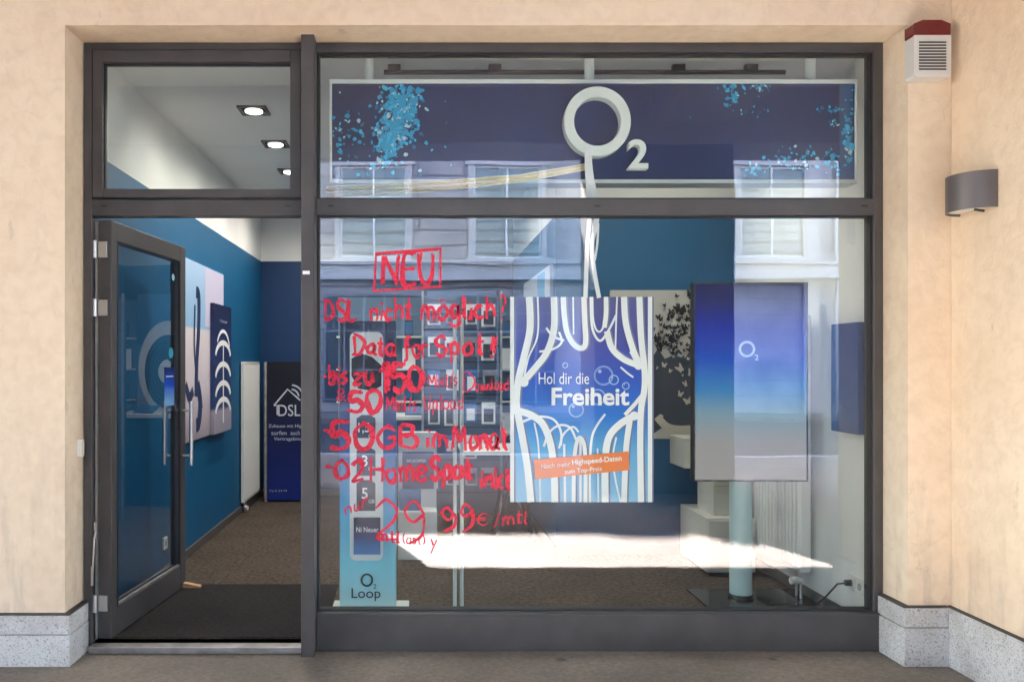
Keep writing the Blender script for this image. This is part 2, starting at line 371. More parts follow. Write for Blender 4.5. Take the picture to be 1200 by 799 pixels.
def streaky(m):
    t = m.node_tree; N, L = t.nodes, t.links; b = N['Principled BSDF']
    tc = N.new('ShaderNodeTexCoord'); n = N.new('ShaderNodeTexNoise'); n.inputs['Scale'].default_value = 70; n.inputs['Detail'].default_value = 5
    L.new(tc.outputs['Object'], n.inputs['Vector'])
    mr = N.new('ShaderNodeMapRange'); mr.inputs['From Min'].default_value = .30; mr.inputs['From Max'].default_value = .5; mr.inputs['To Min'].default_value = .38; mr.inputs['To Max'].default_value = 1.0
    L.new(n.outputs['Fac'], mr.inputs['Value']); L.new(mr.outputs[0], b.inputs['Alpha'])
streaky(RED)

# ------------------------------------------------------------------ ground, street, arcade shell
GZ = -.038
MB().box(-300, 300, -300, 300, -.6, -.45).build('ground', ASPHALT)['kind'] = 'structure'
MB().box(-60, 60, -18, -9.0, -.45, GZ-.12).build('road', ASPHALT)['kind'] = 'structure'
MB().box(-60, 60, -8.86, .0, -.45, GZ).build('arcade_floor', FLOOR)['kind'] = 'structure'
MB().box(-60, 60, -9.0, -8.86, -.45, GZ+.004).build('kerb', GRANITE, bevel=.015)['kind'] = 'structure'
MB().box(-60, 60, -20, -18.0, -.45, GZ+.002).build('pavement', FLOOR)['kind'] = 'structure'
AC = mat('arcade_ceiling_paint', (.72, .69, .67), .9, var=.05, scale=1)
MB().box(-22, 22, -6.6, .35, 4.6, 4.85).build('arcade_ceiling', AC)['kind'] = 'structure'

# the shop's own wall round the opening
OX0, OX1, OZ = -1.748, 2.424, 3.125
wall = thing('shop_wall', (0, -.21, GZ), 'cream plastered arcade wall with granite base around the shopfront', 'wall')
m = MB(); m.box(-22, OX0, -.21, .1, GZ, 4.6); m.box(OX1, 22, -.21, .1, GZ, 4.6); m.box(OX0, OX1, -.21, .1, OZ, 4.6)
m.build('plaster', PLASTER, wall)
def plinth(segs, name='plinth'):
    for k, (x0, x1, y0, y1, zt, zj) in enumerate(segs):
        a = MB(); a.box(x0, x1, y0, y1, GZ, zj-.003); o = a.build(name, GRANITE, wall, bevel=.004)
        b = MB(); b.box(x0+.001, x1-.001, y0+.001, y1, zj+.001, zt); b.build(name, GRANITE, wall, bevel=.004)
SEAL = mat('sealant', (.06, .052, .047), .8, var=.2, scale=30)
plinth([(-22, OX0+.035, -.235, -.005, .213, .12), (OX1-.035, 2.612, -.235, -.005, .25, .155)])
s_ = MB(); s_.box(-22, OX0+.032, -.229, -.004, .2131, .222); s_.box(OX1-.032, 2.61, -.229, -.004, .2501, .259)
s_.build('sealant_line', SEAL, wall)
pil = thing('pilaster', (3.1, -.6, GZ), 'cream plastered pilaster standing forward at the right of the shopfront', 'pilaster')
MB().box(2.635, 3.6, -.80, -.2105, GZ, 4.6).build('shaft', PLASTER, pil, bevel=.006)
MB().box(2.612, 3.625, -.825, -.2106, GZ, .25).build('plinth', GRANITE, pil, bevel=.004)
MB().box(2.618, 3.62, -.819, -.2107, .2501, .259).build('sealant_line', SEAL, pil)

# arcade piers and lintel to the street, behind the photographer
arc = thing('arcade_wall', (0, -5.3, GZ), 'street side wall of the arcade carried on square piers, mirrored in the window', 'wall')
PLD = mat('arcade_plaster', (.5, .47, .46), .9, var=.08, scale=1, bump=.1, bscale=30)
MB().box(-22, 22, -5.7, -4.9, 3.95, 4.6).build('lintel', PLD, arc)
PIERM = mat('dark_pier_stone', (.17, .155, .145), .8, var=.12, scale=2, bump=.15, bscale=20)
for x0, x1 in ((-19, -17.4), (-14.1, -12.5), (-9.2, -7.6), (-4.3, -1.25), (2.0, 3.6), (6.85, 8.45), (11.7, 13.3), (16.6, 18.2)):
    p = MB(); p.box(x0, x1, -5.69, -4.91, GZ, 3.95); p.build('pier', PIERM, arc, bevel=.02)
MB().box(2.66, 3.58, -4.9, -.8, 4.2, 4.6).build('rib', PLD, arc)

# building across the street (seen in the glass)
STONE = masonry('rusticated_stone', (.37, .325, .315), (.09, .08, .08), 7.0, .42, .03)
STONE2 = masonry('ashlar_stone', (.44, .405, .385), (.35, .325, .31), 5.0, .5, .018)
WFR = mat('white_window_frame', (.6, .6, .58), .5)
WPANE = masonry('window_with_blinds', (.20, .24, .23), (.05, .06, .06), 9.0, .32, .05, .25)
TRIM = mat('stone_trim', (.44, .40, .38), .8, var=.06, scale=2)
ob = thing('street_building', (0, -20, GZ), 'pale stone building with rusticated courses across the street, mirrored in the glass', 'building')
MB().box(-34, 3.4, -32, -20, GZ, 15.3).build('wall', STONE, ob)
MB().box(3.401, 34, -32, -20.12, GZ, 15.3).build('wall', STONE2, ob)
cz = MB(); cz.box(-34.2, 34.2, -20.2, -19.6, 3.95, 4.12); cz.box(-34.2, 34.2, -20.2, -19.72, 4.12, 4.4); cz.box(-34.2, 34.2, -20.2, -19.62, 4.4, 4.52)
cz.build('cornice', TRIM, ob)
MB().box(11.6, 12.1, -20.12, -19.98, GZ, 14.9).build('pilaster_strip', TRIM, ob, bevel=.01)
MB().tube([(12.6, -20.0, GZ), (12.6, -20.0, 15.2)], .07, 10).build('downpipe', ALU, ob)
rf = MB(); rf.box(-34.3, 34.3, -32, -19.4, 15.3, 15.62)
rf.build('roof', TRIM, ob)
for x0, x1, hh in ((-16, -13.5, .7), (-9.2, -8.0, .9), (-3.9, -3.3, .16), (-3.1, -1.6, .42), (-.6, 1.2, .8), (5, 7.5, .7), (12, 13.2, .9)):
    MB().box(x0, x1, -20.6, -19.42, 15.621, 15.62+hh).build('added_shade_block', TRIM, ob)  # unseen roof blocks added so their shadow breaks up the sunlit paving's edge
pr = None
for zf, h in ((4.62, 2.75), (8.7, 2.5), (12.2, 2.2)):
    for k in range(-7, 8):
        x = -1.33+4*k; yb = -20 if x < 3 else -20.12
        if pr is None:
            f = MB(); f.box(x-1.15, x-1, yb, yb+.16, zf, zf+h); f.box(x+1, x+1.15, yb, yb+.16, zf, zf+h); f.box(x-1.25, x+1.25, yb, yb+.2, zf+h, zf+h+.2); f.box(x-1.25, x+1.25, yb, yb+.24, zf-.12, zf)
            pr = f.build('window', TRIM, ob, bevel=.01)
            g = MB(); g.box(x-1, x+1, yb+.02, yb+.03, zf, zf+h); MBP = g.build('pane', WPANE, pr)
            b = MB()
            for xx in (-.99, -.03, .93): b.box(x+xx, x+xx+.06, yb+.03, yb+.07, zf, zf+h)
            for zz in (.0, 1.75, h-.07): b.box(x-.93, x+.93, yb+.031, yb+.068, zf+zz, zf+zz+.06)
            b.build('frame', WFR, pr)
            base0 = (x, yb, zf, h)
            # meshes sit in the building's space: shift by location when copied
        else:
            c = pr.copy(); COL.objects.link(c); c.location = (x-base0[0], yb-base0[1], zf-base0[2]); c.parent = ob
            for ch in pr.children:
                q = ch.copy(); COL.objects.link(q); q.parent = c
for k in range(-7, 2):
    x = -1.33+4*k; yb = -20 if x < 3 else -20.12
    f = MB(); f.box(x-1.5, x+1.5, yb-.0, yb+.06, GZ+.3, 3.5); o = f.build('shop_window', BLACK, ob)
    g = MB()
    for i in range(6): g.box(x-1.5+i*.588, x-1.44+i*.588, yb+.06, yb+.1, .3, 3.5)
    for zz in (.3, 1.2, 2.4, 2.9, 3.44): g.box(x-1.44, x+1.44, yb+.061, yb+.098, zz, zz+.05)
    g.build('glazing_bars', mat('grey_glazing_bar', (.16, .16, .17), .5), o)

# ------------------------------------------------------------------ shop interior shell
XL, XR, YB, YN, XN, CZ = -1.733, 2.42, 4.7, 1.95, 1.05, 3.135
MB().box(-3, 4, .0, 5.2, -.45, .0).build('shop_floor', CARPET)['kind'] = 'structure'
MB().box(XL, -.52, .0701, 1.1, .0005, .006).build('entrance_matting', MAT_, bevel=.002)['kind'] = 'structure'
MB().box(-2.2, 2.7, .1, 5.1, CZ, CZ+.2).build('shop_ceiling', CEIL)['kind'] = 'structure'
SK = mat('grey_skirting', (.10, .095, .09), .5)
def iwall(name, label, lower, upper, split=2.58, lowmat=BLUE, sk=None):
    t = thing(name, ((lower[0]+lower[1])/2, (lower[2]+lower[3])/2, 0), label, 'wall')
    MB().box(*lower, 0, split).build('painted_wall', lowmat, t)
    if upper: MB().box(*upper, split+.0, CZ).build('white_band', WALLW, t)
    if sk: MB().box(*sk, 0.001, .07).build('skirting', SK, t, bevel=.003)
    return t
lw = iwall('side_wall', 'blue interior wall behind the open door with a white band above', (XL-.15, XL, .1, YB), (XL-.15, XL, .1, YB), sk=(XL, XL+.015, .15, YB-.001))
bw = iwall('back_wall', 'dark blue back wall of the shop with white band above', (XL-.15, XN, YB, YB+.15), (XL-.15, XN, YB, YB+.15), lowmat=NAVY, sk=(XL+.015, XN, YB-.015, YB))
nw = iwall('partition_wall', 'blue partition wall behind the screen bearing the butterfly picture', (XN, XR, YN, YB+.15), (XN, XR, YN, YB+.15), split=2.585, sk=(XN-.015, XR-.015, YN-.015, YB-.015))
rw = iwall('white_side_wall', 'white interior wall carrying the tall radiator at right', (XR, XR+.15, .1, YN), (XR, XR+.15, .1, YN), lowmat=WALLW, sk=(XR-.012, XR, .12, YN-.015))
jt = mat('white_box', (.7, .7, .69), .6)

# downlights
LENS = mat('lit_lens', (.9, .9, .9), .4, emit=((1, .96, .88), .09))
def downlight(x, y, label, D=None):
    t = thing('downlight', (x, y, CZ), label, 'downlight', 'square ceiling downlights')
    b = MB(); r = .095
    b.box(x-r, x+r, y-r, y-.075, CZ-.012, CZ-.0005); b.box(x-r, x+r, y+.075, y+r, CZ-.012, CZ-.0005)
    b.box(x-r, x-.075, y-.075, y+.075, CZ-.012, CZ-.0005); b.box(x+.075, x+r, y-.075, y+.075, CZ-.012, CZ-.0005)
    b.build('bezel', mat('bezel_grey', (.09, .09, .09), .6), t)
    MB().box(x-.075, x+.075, y-.075, y+.075, CZ-.006, CZ-.0006).build('recess', mat('recess_black', (.006, .006, .006), .95, spec=.1), t)
    MB().lathe([(.058, CZ-.0065), (.058, CZ-.016), (.05, CZ-.02)], x, y, 24).build('lens', LENS, t)
    ld = bpy.data.lights.new('downlight_beam', 'SPOT'); ld.energy = DOWNLIGHT_W; ld.spot_size = R(172); ld.spot_blend = 1.0; ld.shadow_soft_size = .02; ld.color = (1, .93, .82)
    lo = bpy.data.objects.new('downlight_beam', ld); COL.objects.link(lo); lo.location = (0, 0, -.028); lo.parent = t
    return t
for (x, y, l) in ((-1.09, 1.15, 'lit square downlight nearest the glass over the doorway'), (-1.09, 1.97, 'lit square downlight second from the glass above the doorway'),
                  (-1.12, 2.85, 'lit square downlight third from the glass, half cut by the door sash'), (-1.12, 3.75, 'lit square downlight deepest over the left aisle'),
                  (.15, 1.15, 'lit square downlight over the product column'), (.15, 2.1, 'lit square downlight over the middle of the shop'), (.15, 3.0, 'lit square downlight near the vinyl record picture'),
                  (1.7, 1.1, 'lit square downlight above the tall screen')):
    downlight(x, y, l)

# ------------------------------------------------------------------ shopfront frame and glazing (frame face at y = 0)
def FX(x): return (x-VX)/225.0
def FZ(y): return CAMZ+(VY-y)/225.0
sf = thing('shopfront', (.3, 0, GZ), 'anthracite metal shopfront framing the tall display window beside the door', 'shopfront')
X0, X1 = FX(98), FX(1035)
mlx0, mlx1 = FX(356), FX(371)
def fr(x0, x1, z0, z1, y0=0.0, y1=.075, name='frame_bar', mt=FRAME): return MB().box(x0, x1, y0, y1, z0, z1).build(name, mt, sf, bevel=.0035)
zt = FZ(50)
fr(X0, FX(108), GZ, zt); fr(FX(1024), X1, GZ, zt)                       # jambs
fr(FX(108), mlx0, FZ(59), zt); fr(mlx1, FX(1024), FZ(61), zt)             # heads
fr(mlx0, mlx1, GZ, zt+.01, -.10, .08, 'mullion')
fr(FX(108), mlx0, FZ(253), FZ(234)); fr(mlx1, FX(1024), FZ(252), FZ(233))     # transom bars
fr(mlx1+.001, FX(1030), GZ, FZ(719), -.02, .07, 'sill_panel')
fr(mlx1+.001, FX(1031), FZ(719)+.0005, FZ(716.5), -.028, .07, 'sill_capping')
MB().box(FX(108), mlx0, -.06, .07, GZ, 0).build('threshold', ALU, sf, bevel=.006)
# gasket lines against the glass
g = MB()
for (a, b, c, d) in ((375, 1024, 61, 233), (375, 1024, 252, 716.5)):
    x0, x1, z1, z0 = mlx1, FX(1024), FZ(c), FZ(d)
    g.box(x0, x0+.012, .014, .07, z0, z1); g.box(x1-.012, x1, .014, .07, z0, z1); g.box(x0+.012, x1-.012, .014, .07, z0, z0+.008); g.box(x0+.012, x1-.012, .014, .07, z1-.008, z1)
g.build('gasket', FRAME_D, sf)
up = MB().box(mlx1+.006, FX(1024)-.006, .03, .04, FZ(233)+.004, FZ(61)-.004).build('upper_pane', GLASS, sf)
dp = MB().box(mlx1+.006, FX(1024)-.006, .03, .04, FZ(716.5)+.004, FZ(252)-.004).build('display_pane', GLASS, sf)
# fanlight sash above the door
sash = MB(); sx0, sx1, sz0, sz1 = FX(109.5), FX(353), FZ(232), FZ(60)
ix0, ix1, iz0, iz1 = FX(121), FX(341), FZ(222), FZ(74)
for (a, b, c, d) in ((sx0, ix0, sz0, sz1), (ix1, sx1, sz0, sz1), (ix0, ix1, sz0, iz0), (ix0, ix1, iz1, sz1)): sash.box(a, b, -.012, .06, c, d)
so_ = sash.build('fanlight_sash', FRAME, sf, bevel=.003)
MB().box(ix0-.005, ix1+.005, .03, .04, iz0-.005, iz1+.005).build('pane', GLASS, so_)
gg = MB()
for (a, b, c, d) in ((ix0, ix0+.006, iz0, iz1), (ix1-.006, ix1, iz0, iz1), (ix0, ix1, iz1-.008, iz1), (ix0, ix1, iz0, iz0+.005)): gg.box(a, b, .012, .029, c, d)
gg.build('gasket', FRAME_D, so_)
for x in (122, 338, 388, 700, 1013): MB().box(FX(x)-.016, FX(x)+.016, -.003, .01, FZ(241.5)-.004, FZ(241.5)+.004).build('drain_slot', FRAME_D, sf)
MB().box(FX(358), FX(366), -.1022, -.0995, FZ(324), FZ(320)).build('sticker', PAPER, sf)

# ------------------------------------------------------------------ red handwriting on the pane
G = {  # strokes on a unit cap height; width, strokes
'A': (.7, [[(0,0),(.35,1),(.7,0)], [(.12,.38),(.58,.38)]]),
'B': (.62, [[(0,0),(.02,1)], [(0,1),(.42,.97),(.5,.75),(.36,.56),(.04,.52)], [(.04,.52),(.5,.5),(.62,.25),(.45,.03),(0,0)]]),
'D': (.7, [[(.05,0),(.05,1)], [(0,1),(.4,.95),(.68,.6),(.6,.2),(.3,.0),(0,0)]]),
'E': (.55, [[(.5,1),(0,.98),(0,0),(.52,.02)], [(0,.52),(.42,.53)]]),
'G': (.75, [[(.68,.85),(.4,1),(.08,.75),(.02,.35),(.25,.02),(.6,.1),(.7,.42),(.4,.44)]]),
'H': (.7, [[(0,0),(.04,1)], [(.64,0),(.68,1)], [(.03,.5),(.66,.52)]]),
'L': (.5, [[(.02,1),(0,.02),(.5,.04)]]),
'M': (.85, [[(0,0),(.1,1),(.42,.35),(.74,1),(.84,0)]]),
'N': (.7, [[(0,0),(.05,1)], [(.05,1),(.58,.02)], [(.58,.02),(.66,1)]]),
'O': (.72, [[(.36,1),(.06,.8),(.02,.35),(.3,.0),(.62,.2),(.7,.65),(.45,.98),(.36,1)]]),
'S': (.58, [[(.55,.85),(.32,1),(.06,.82),(.14,.58),(.45,.45),(.54,.2),(.28,.0),(.0,.14)]]),
'U': (.65, [[(0,1),(.03,.3),(.25,0),(.52,.2),(.6,1)]]),
'a': (.52, [[(.44,.55),(.18,.6),(.0,.3),(.15,.02),(.38,.2),(.45,.56),(.44,.1),(.54,.02)]]),
'b': (.5, [[(.02,1),(.02,.02)], [(.02,.4),(.25,.6),(.46,.35),(.3,.03),(.02,.06)]]),
'c': (.45, [[(.42,.5),(.2,.6),(.0,.3),(.18,.01),(.44,.1)]]),
'd': (.52, [[(.44,.5),(.18,.58),(.0,.28),(.18,.01),(.42,.2)], [(.46,1),(.46,.0)]]),
'e': (.48, [[(.02,.3),(.42,.36),(.3,.6),(.06,.48),(.03,.15),(.25,.0),(.46,.12)]]),
'f': (.42, [[(.42,.92),(.26,1),(.17,.75),(.16,-.1),(.05,-.25)], [(.0,.52),(.4,.54)]]),
'g': (.52, [[(.44,.5),(.2,.6),(.02,.32),(.2,.05),(.42,.25),(.46,.58),(.44,-.2),(.2,-.36),(.0,-.2)]]),
'h': (.5, [[(.02,1),(.02,0)], [(.03,.35),(.24,.6),(.43,.42),(.45,0)]]),
'i': (.16, [[(.07,.58),(.07,0)], [(.06,.8),(.1,.84)]]),
'k': (.45, [[(.02,1),(.02,0)], [(.4,.6),(.05,.28),(.43,0)]]),
'l': (.18, [[(.06,1),(.05,.1),(.17,.0)]]),
'm': (.8, [[(.02,.58),(.03,0)], [(.03,.35),(.2,.6),(.36,.42),(.37,0)], [(.37,.38),(.54,.6),(.7,.42),(.72,0)]]),
'n': (.5, [[(.02,.58),(.03,0)], [(.03,.35),(.24,.6),(.43,.42),(.45,0)]]),
'o': (.52, [[(.25,.6),(.03,.42),(.06,.1),(.27,0),(.47,.2),(.43,.5),(.25,.6)]]),
'ö': (.52, [[(.25,.6),(.03,.42),(.06,.1),(.27,0),(.47,.2),(.43,.5),(.25,.6)], [(.12,.8),(.13,.88)], [(.36,.8),(.38,.88)]]),
'p': (.5, [[(.02,.58),(.03,-.38)], [(.03,.4),(.25,.62),(.46,.35),(.3,.03),(.03,.08)]]),
'r': (.38, [[(.03,.58),(.03,0)], [(.03,.35),(.18,.58),(.36,.52)]]),
's': (.4, [[(.37,.52),(.18,.6),(.04,.46),(.33,.2),(.2,.0),(.0,.1)]]),
't': (.38, [[(.16,.95),(.16,.1),(.34,.02)], [(.0,.62),(.36,.64)]]),
'u': (.5, [[(.02,.58),(.04,.12),(.24,.0),(.42,.2),(.43,.58),(.45,0)]]),
'w': (.7, [[(.0,.58),(.17,.02),(.34,.5),(.5,.02),(.68,.58)]]),
'y': (.48, [[(.0,.58),(.2,.1)], [(.44,.58),(.12,-.36)]]),
'z': (.45, [[(.0,.56),(.42,.58),(.02,.02),(.45,.02)]]),
'0': (.55, [[(.28,1),(.03,.75),(.03,.25),(.26,0),(.5,.25),(.52,.72),(.28,1)]]),
'1': (.32, [[(.0,.68),(.24,1),(.24,0)]]),
'2': (.55, [[(.02,.75),(.25,1),(.5,.78),(.4,.45),(.02,.02),(.55,.04)]]),
'5': (.55, [[(.5,1),(.08,.98),(.05,.55),(.32,.62),(.52,.35),(.36,.02),(.0,.1)]]),
'9': (.52, [[(.48,.7),(.25,1),(.02,.75),(.2,.5),(.46,.68),(.44,.25),(.12,.0)]]),
'&': (.6, [[(.58,.0),(.1,.7),(.25,1),(.42,.78),(.02,.25),(.2,.0),(.56,.4)]]),
'?': (.45, [[(.0,.8),(.2,1),(.44,.82),(.32,.55),(.2,.42),(.2,.25)], [(.2,.04),(.22,.08)]]),
'!': (.2, [[(.14,1),(.08,.28)], [(.06,.03),(.09,.07)]]),
'•': (.22, [[(.05,.36),(.16,.42)], [(.05,.42),(.16,.36)]]),
'€': (.6, [[(.56,.85),(.3,1),(.1,.6),(.14,.15),(.35,0),(.56,.1)], [(.0,.6),(.45,.62)], [(.0,.42),(.42,.43)]]),
'/': (.35, [[(.0,-.1),(.32,1)]]), ',': (.15, [[(.1,.06),(.02,-.18)]]), ' ': (.3, []), '(': (.25, [[(.22,1.05),(.04,.6),(.06,.2),(.24,-.1)]]), ')': (.25, [[(.02,1.05),(.2,.6),(.18,.2),(.0,-.1)]]), '-': (.4, [[(0,.42),(.38,.44)]]),
}
YF = .030-.0012
def penfn(u, v, l): return (FXg(u), YF-l, FZg(v))
DG = 4.2+.03
def FXg(x): return (x-VX)/F*DG
def FZg(y): return CAMZ+(VY-y)/F*DG
def hand(label, words, extra=(), name='handwriting'):
    """words: (text, x0, x1, y_base_left, y_base_right, cap_px, pen_px, passes)"""
    m = MB()
    for (tx, x0, x1, yb0, yb1, cap, pen, passes) in words:
        tot = sum(G[c][0]+.16 for c in tx)-.16
        sx = (x1-x0)/tot; x = 0
        for c in tx:
            wd, st = G[c]; jy = random.uniform(-.04, .04)*cap; js = random.uniform(.93, 1.07)
            for s in st:
                for ps in range(passes):
                    j = .5 if passes == 1 else pen*.55
                    pts = [((x0+(x+px)*sx+random.uniform(-j, j)), (yb0+(yb1-yb0)*((x+px)/tot))-(py*js)*cap+jy+random.uniform(-j, j)) for px, py in s]
                    m.strip(pts, pen*(1.05 if passes == 1 else .94), penpx, taper=True)
            x += wd+.16
    for pts, pen in extra: m.strip(pts, pen, penpx)
    o = m.build(name, RED, dp); o['label'] = label
def penpx(u, v, l): return (FXg(u), YF-l, FZg(v))
# pen widths are in pixels of the pane plane, the strip works in the same (u,v) space
hand('red marker word NEU inside a drawn box', [('NEU', 449, 510, 334, 332, 34, 3.8, 3)])
hand('red marker box drawn round a word', [], [([(440,297),(517,291)], 2.6), ([(516,291),(516,337)], 2.6), ([(516,336),(437,341)], 2.6), ([(441,296),(438,341)], 2.6), ([(442,299),(514,293)], 1.6)], 'drawn_box')
hand('red marker line asking DSL nicht möglich?', [('DSL', 380, 417, 376, 375, 23, 3.0, 2), ('nicht', 434, 482, 376, 374, 24, 2.8, 2), ('möglich', 494, 580, 374, 373, 25, 3.2, 2), ('?', 585, 592, 376, 376, 30, 2.2, 1)])
hand('red marker line Data for Spot!', [('Data', 414, 463, 415, 417, 22, 3.2, 2), ('for', 474, 501, 418, 418, 24, 3.0, 2), ('Spot', 510, 567, 417, 415, 24, 3.2, 2), ('!', 574, 582, 418, 418, 26, 4.2, 3)])
hand('red marker line bis zu 150 Mbit/s Download', [('•', 378, 384, 452, 452, 24, 4, 2), ('bis', 386, 406, 450, 449, 21, 3.2, 2), ('zu', 414, 438, 451, 450, 24, 3.2, 2), ('150', 447, 495, 458, 459, 30, 4.4, 3), ('Mbit/s', 502, 536, 453, 452, 15, 1.6, 1), ('D', 543, 556, 458, 458, 22, 1.8, 1), ('ownload', 557, 596, 458, 457, 14, 1.5, 1)])
hand('red marker line and 50 Mbit/s Upload', [('&', 395, 405, 470, 470, 15, 1.8, 1), ('50', 409, 447, 483, 482, 25, 4.4, 3), ('Mbit/s', 453, 488, 481, 481, 17, 1.8, 1), ('Upload', 497, 543, 480, 479, 17, 1.7, 1)])
hand('red marker line 50 GB im Monat', [('•', 379, 388, 514, 514, 24, 4, 2), ('50', 389, 437, 527, 525, 33, 4.2, 3), ('GB', 442, 488, 524, 523, 24, 3.8, 2), ('im', 500, 525, 524, 523, 24, 3.4, 2), ('Monat', 531, 594, 525, 526, 25, 3.4, 3)])
hand('red marker line about the HomeSpot inkl', [('•', 381, 390, 556, 556, 22, 4, 2), ('O2', 393, 425, 562, 561, 22, 3.8, 2), ('Home', 434, 500, 564, 563, 27, 3.6, 2), ('Spot', 505, 553, 562, 560, 24, 4.0, 3), ('inkl', 563, 597, 572, 572, 24, 3.6, 2)])
hand('red marker price nur 29,99 in large figures', [('nur', 404, 432, 604, 592, 16, 2, 1), ('29', 440, 499, 632, 640, 50, 2.2, 3), ('99', 517, 556, 622, 622, 30, 3.0, 2), ('€', 558, 573, 615, 614, 14, 1.6, 1), ('/mtl', 580, 618, 616, 612, 15, 1.8, 2)], [([(508,640),(505,648)], 1.6)])
hand('small scribbled red note under the price', [('mtl', 443, 468, 632, 636, 14, 2.0, 3), ('(ost)', 472, 498, 636, 637, 11, 1.5, 1), ('y', 505, 513, 640, 640, 13, 1.8, 2)])

# ------------------------------------------------------------------ glass door, standing open inwards
ang = R(5.4)
door = thing('glass_door', (FX(120.5), .03, 0), 'glass door in an anthracite frame standing open into the shop', 'door')
DW, DT = 1.02, .07
zb, ztop = .012, FZ(257)
def dl(x0, x1, y0, y1, z0, z1, name, mt, parent=None, bevel=.003):
    """door-local: y along the leaf from the hinge, x across its thickness"""
    m = MB().box(x0, x1, y0, y1, z0, z1); b = MB(); b.v = m.v; b.f = m.f; b.sm = m.sm
    o = b.build(name, mt, None, bevel=bevel, loc=(0, 0, 0)); o.parent = parent or door; return o
h = DT/2
sb = MB(); sb.box(-h, h, 0, .065, zb, ztop); sb.box(-h, h, DW-.085, DW, zb, ztop); sb.box(-h, h, .065, DW-.085, zb, zb+.15); sb.box(-h, h, .065, DW-.085, ztop-.10, ztop)
fo = sb.build('frame', FRAME, None, bevel=.004); fo.parent = door
dl(-.006, .006, .06, DW-.08, zb+.14, ztop-.095, 'pane', DGLASS, bevel=0)
bd = MB()
for sgn in (1,):
    x0, x1 = h-.012, h+.001
    bd.box(x0, x1, .065, .077, zb+.15, ztop-.10); bd.box(x0, x1, DW-.097, DW-.085, zb+.15, ztop-.10)
o = bd.build('glazing_bead', FRAME_D, None); o.parent = door
bb = MB().box(h-.02, h-.002, .077, DW-.097, zb+.15, zb+.162).build('bottom_bead', ALU, None); bb.parent = door
for sgn in (1, -1):
    hb = MB(); hx = sgn*(h+.055); yy = DW-.045
    hb.tube([(hx, yy, .80), (hx, yy, 1.21)], .0125, 14)
    for z in (.86, 1.15): hb.tube([(sgn*h, yy, z), (hx, yy, z)], .008, 10)
    o = hb.build('pull_handle', STEEL, None); o.parent = door
lk = MB(); lk.box(-.012, .012, DW+.0005, DW+.004, .82, 1.1); o = lk.build('lock_plate', STEEL, None); o.parent = door
for z in (.20, 1.745, 2.05):
    hm = MB(); hm.tube([(-h-.012, -.018, z-.045), (-h-.012, -.018, z+.045)], .012, 12); hm.box(-h+.004, h-.018, -.014, -.0005, z-.042, z+.042)
    o = hm.build('hinge', STEEL, None, bevel=.002); o.parent = door
rail = MB(); rail.box(-h-.013, -h-.001, -.012, .02, zb, ztop-.01); o = rail.build('hinge_rail', ALU, None); o.parent = door
CARD = gradient('blue_card_print', [(0, srgb(120, 170, 225)), (.45, srgb(20, 80, 200)), (1, srgb(5, 15, 70))], 1.22, 1.44, .3)
MB_ = MB().box(.0065, .008, DW-.27, DW-.12, 1.19, 1.43); o = MB_.build('hours_card', CARD, None); o.parent = door
st = MB(); st.add([(.0088, DW-.25+.01*k, z) for k, z in ((0, 1.37), (11, 1.37), (11, 1.377), (0, 1.377))], [(0, 1, 2, 3)]); o = st.build('card_text', PAPER, None); o.parent = door
BUB = mat('turquoise_print', (.03, .32, .5), .4)
rs = MB().disc(DW-.17, 1.52, .035, lambda u, v, l: (.0068+l, u, v)); o = rs.build('round_sticker', BUB, None); o.parent = door
rs = MB().disc(DW-.135, 2.0, .022, lambda u, v, l: (.0068+l, u, v)); o = rs.build('round_sticker', mat('pale_print', (.3, .6, .75), .4), None); o.parent = door
door.rotation_euler = (0, 0, -ang)
# door restraint arm on the jamb
arm = thing('door_restraint', (FX(110), -.02, .45), 'thin steel restraint arm beside the door hinge', 'door hardware')
a = MB(); a.tube([(FX(109), -.004, .36), (FX(111.5), -.012, .54), (FX(113.5), -.004, .60)], .006, 8); a.box(FX(107.5), FX(110), -.012, -.0005, .30, .40); a.box(FX(111), FX(114.5), -.012, -.001, .585, .63)
a.build('arm', STEEL, arm)
wd = MB(); wx, wy, _ = W(222, 692, 5.22); wd.prism([(wx-.06, .007), (wx+.075, .007), (wx+.075, .018), (wx-.06, .045)], wy-.02, wy+.02)
tag(wd.build('door_wedge', mat('raw_wood', (.5, .3, .15), .7, var=.2, scale=30), loc=(wx, wy, 0)), 'small raw wood wedge lying at the foot of the open door', 'wedge')
rc = thing('door_contact', (OX0+.01, -.05, 1.02), 'small white contact box on the left window reveal', 'contact box')
MB().box(OX0, OX0+.022, -.075, -.03, .975, 1.065).build('housing', WHITE, rc, bevel=.003)
MB().box(OX0+.022, OX0+.027, -.066, -.039, .985, 1.055).build('cover', mat('cream_plastic', (.6, .56, .47), .5), rc, bevel=.002)

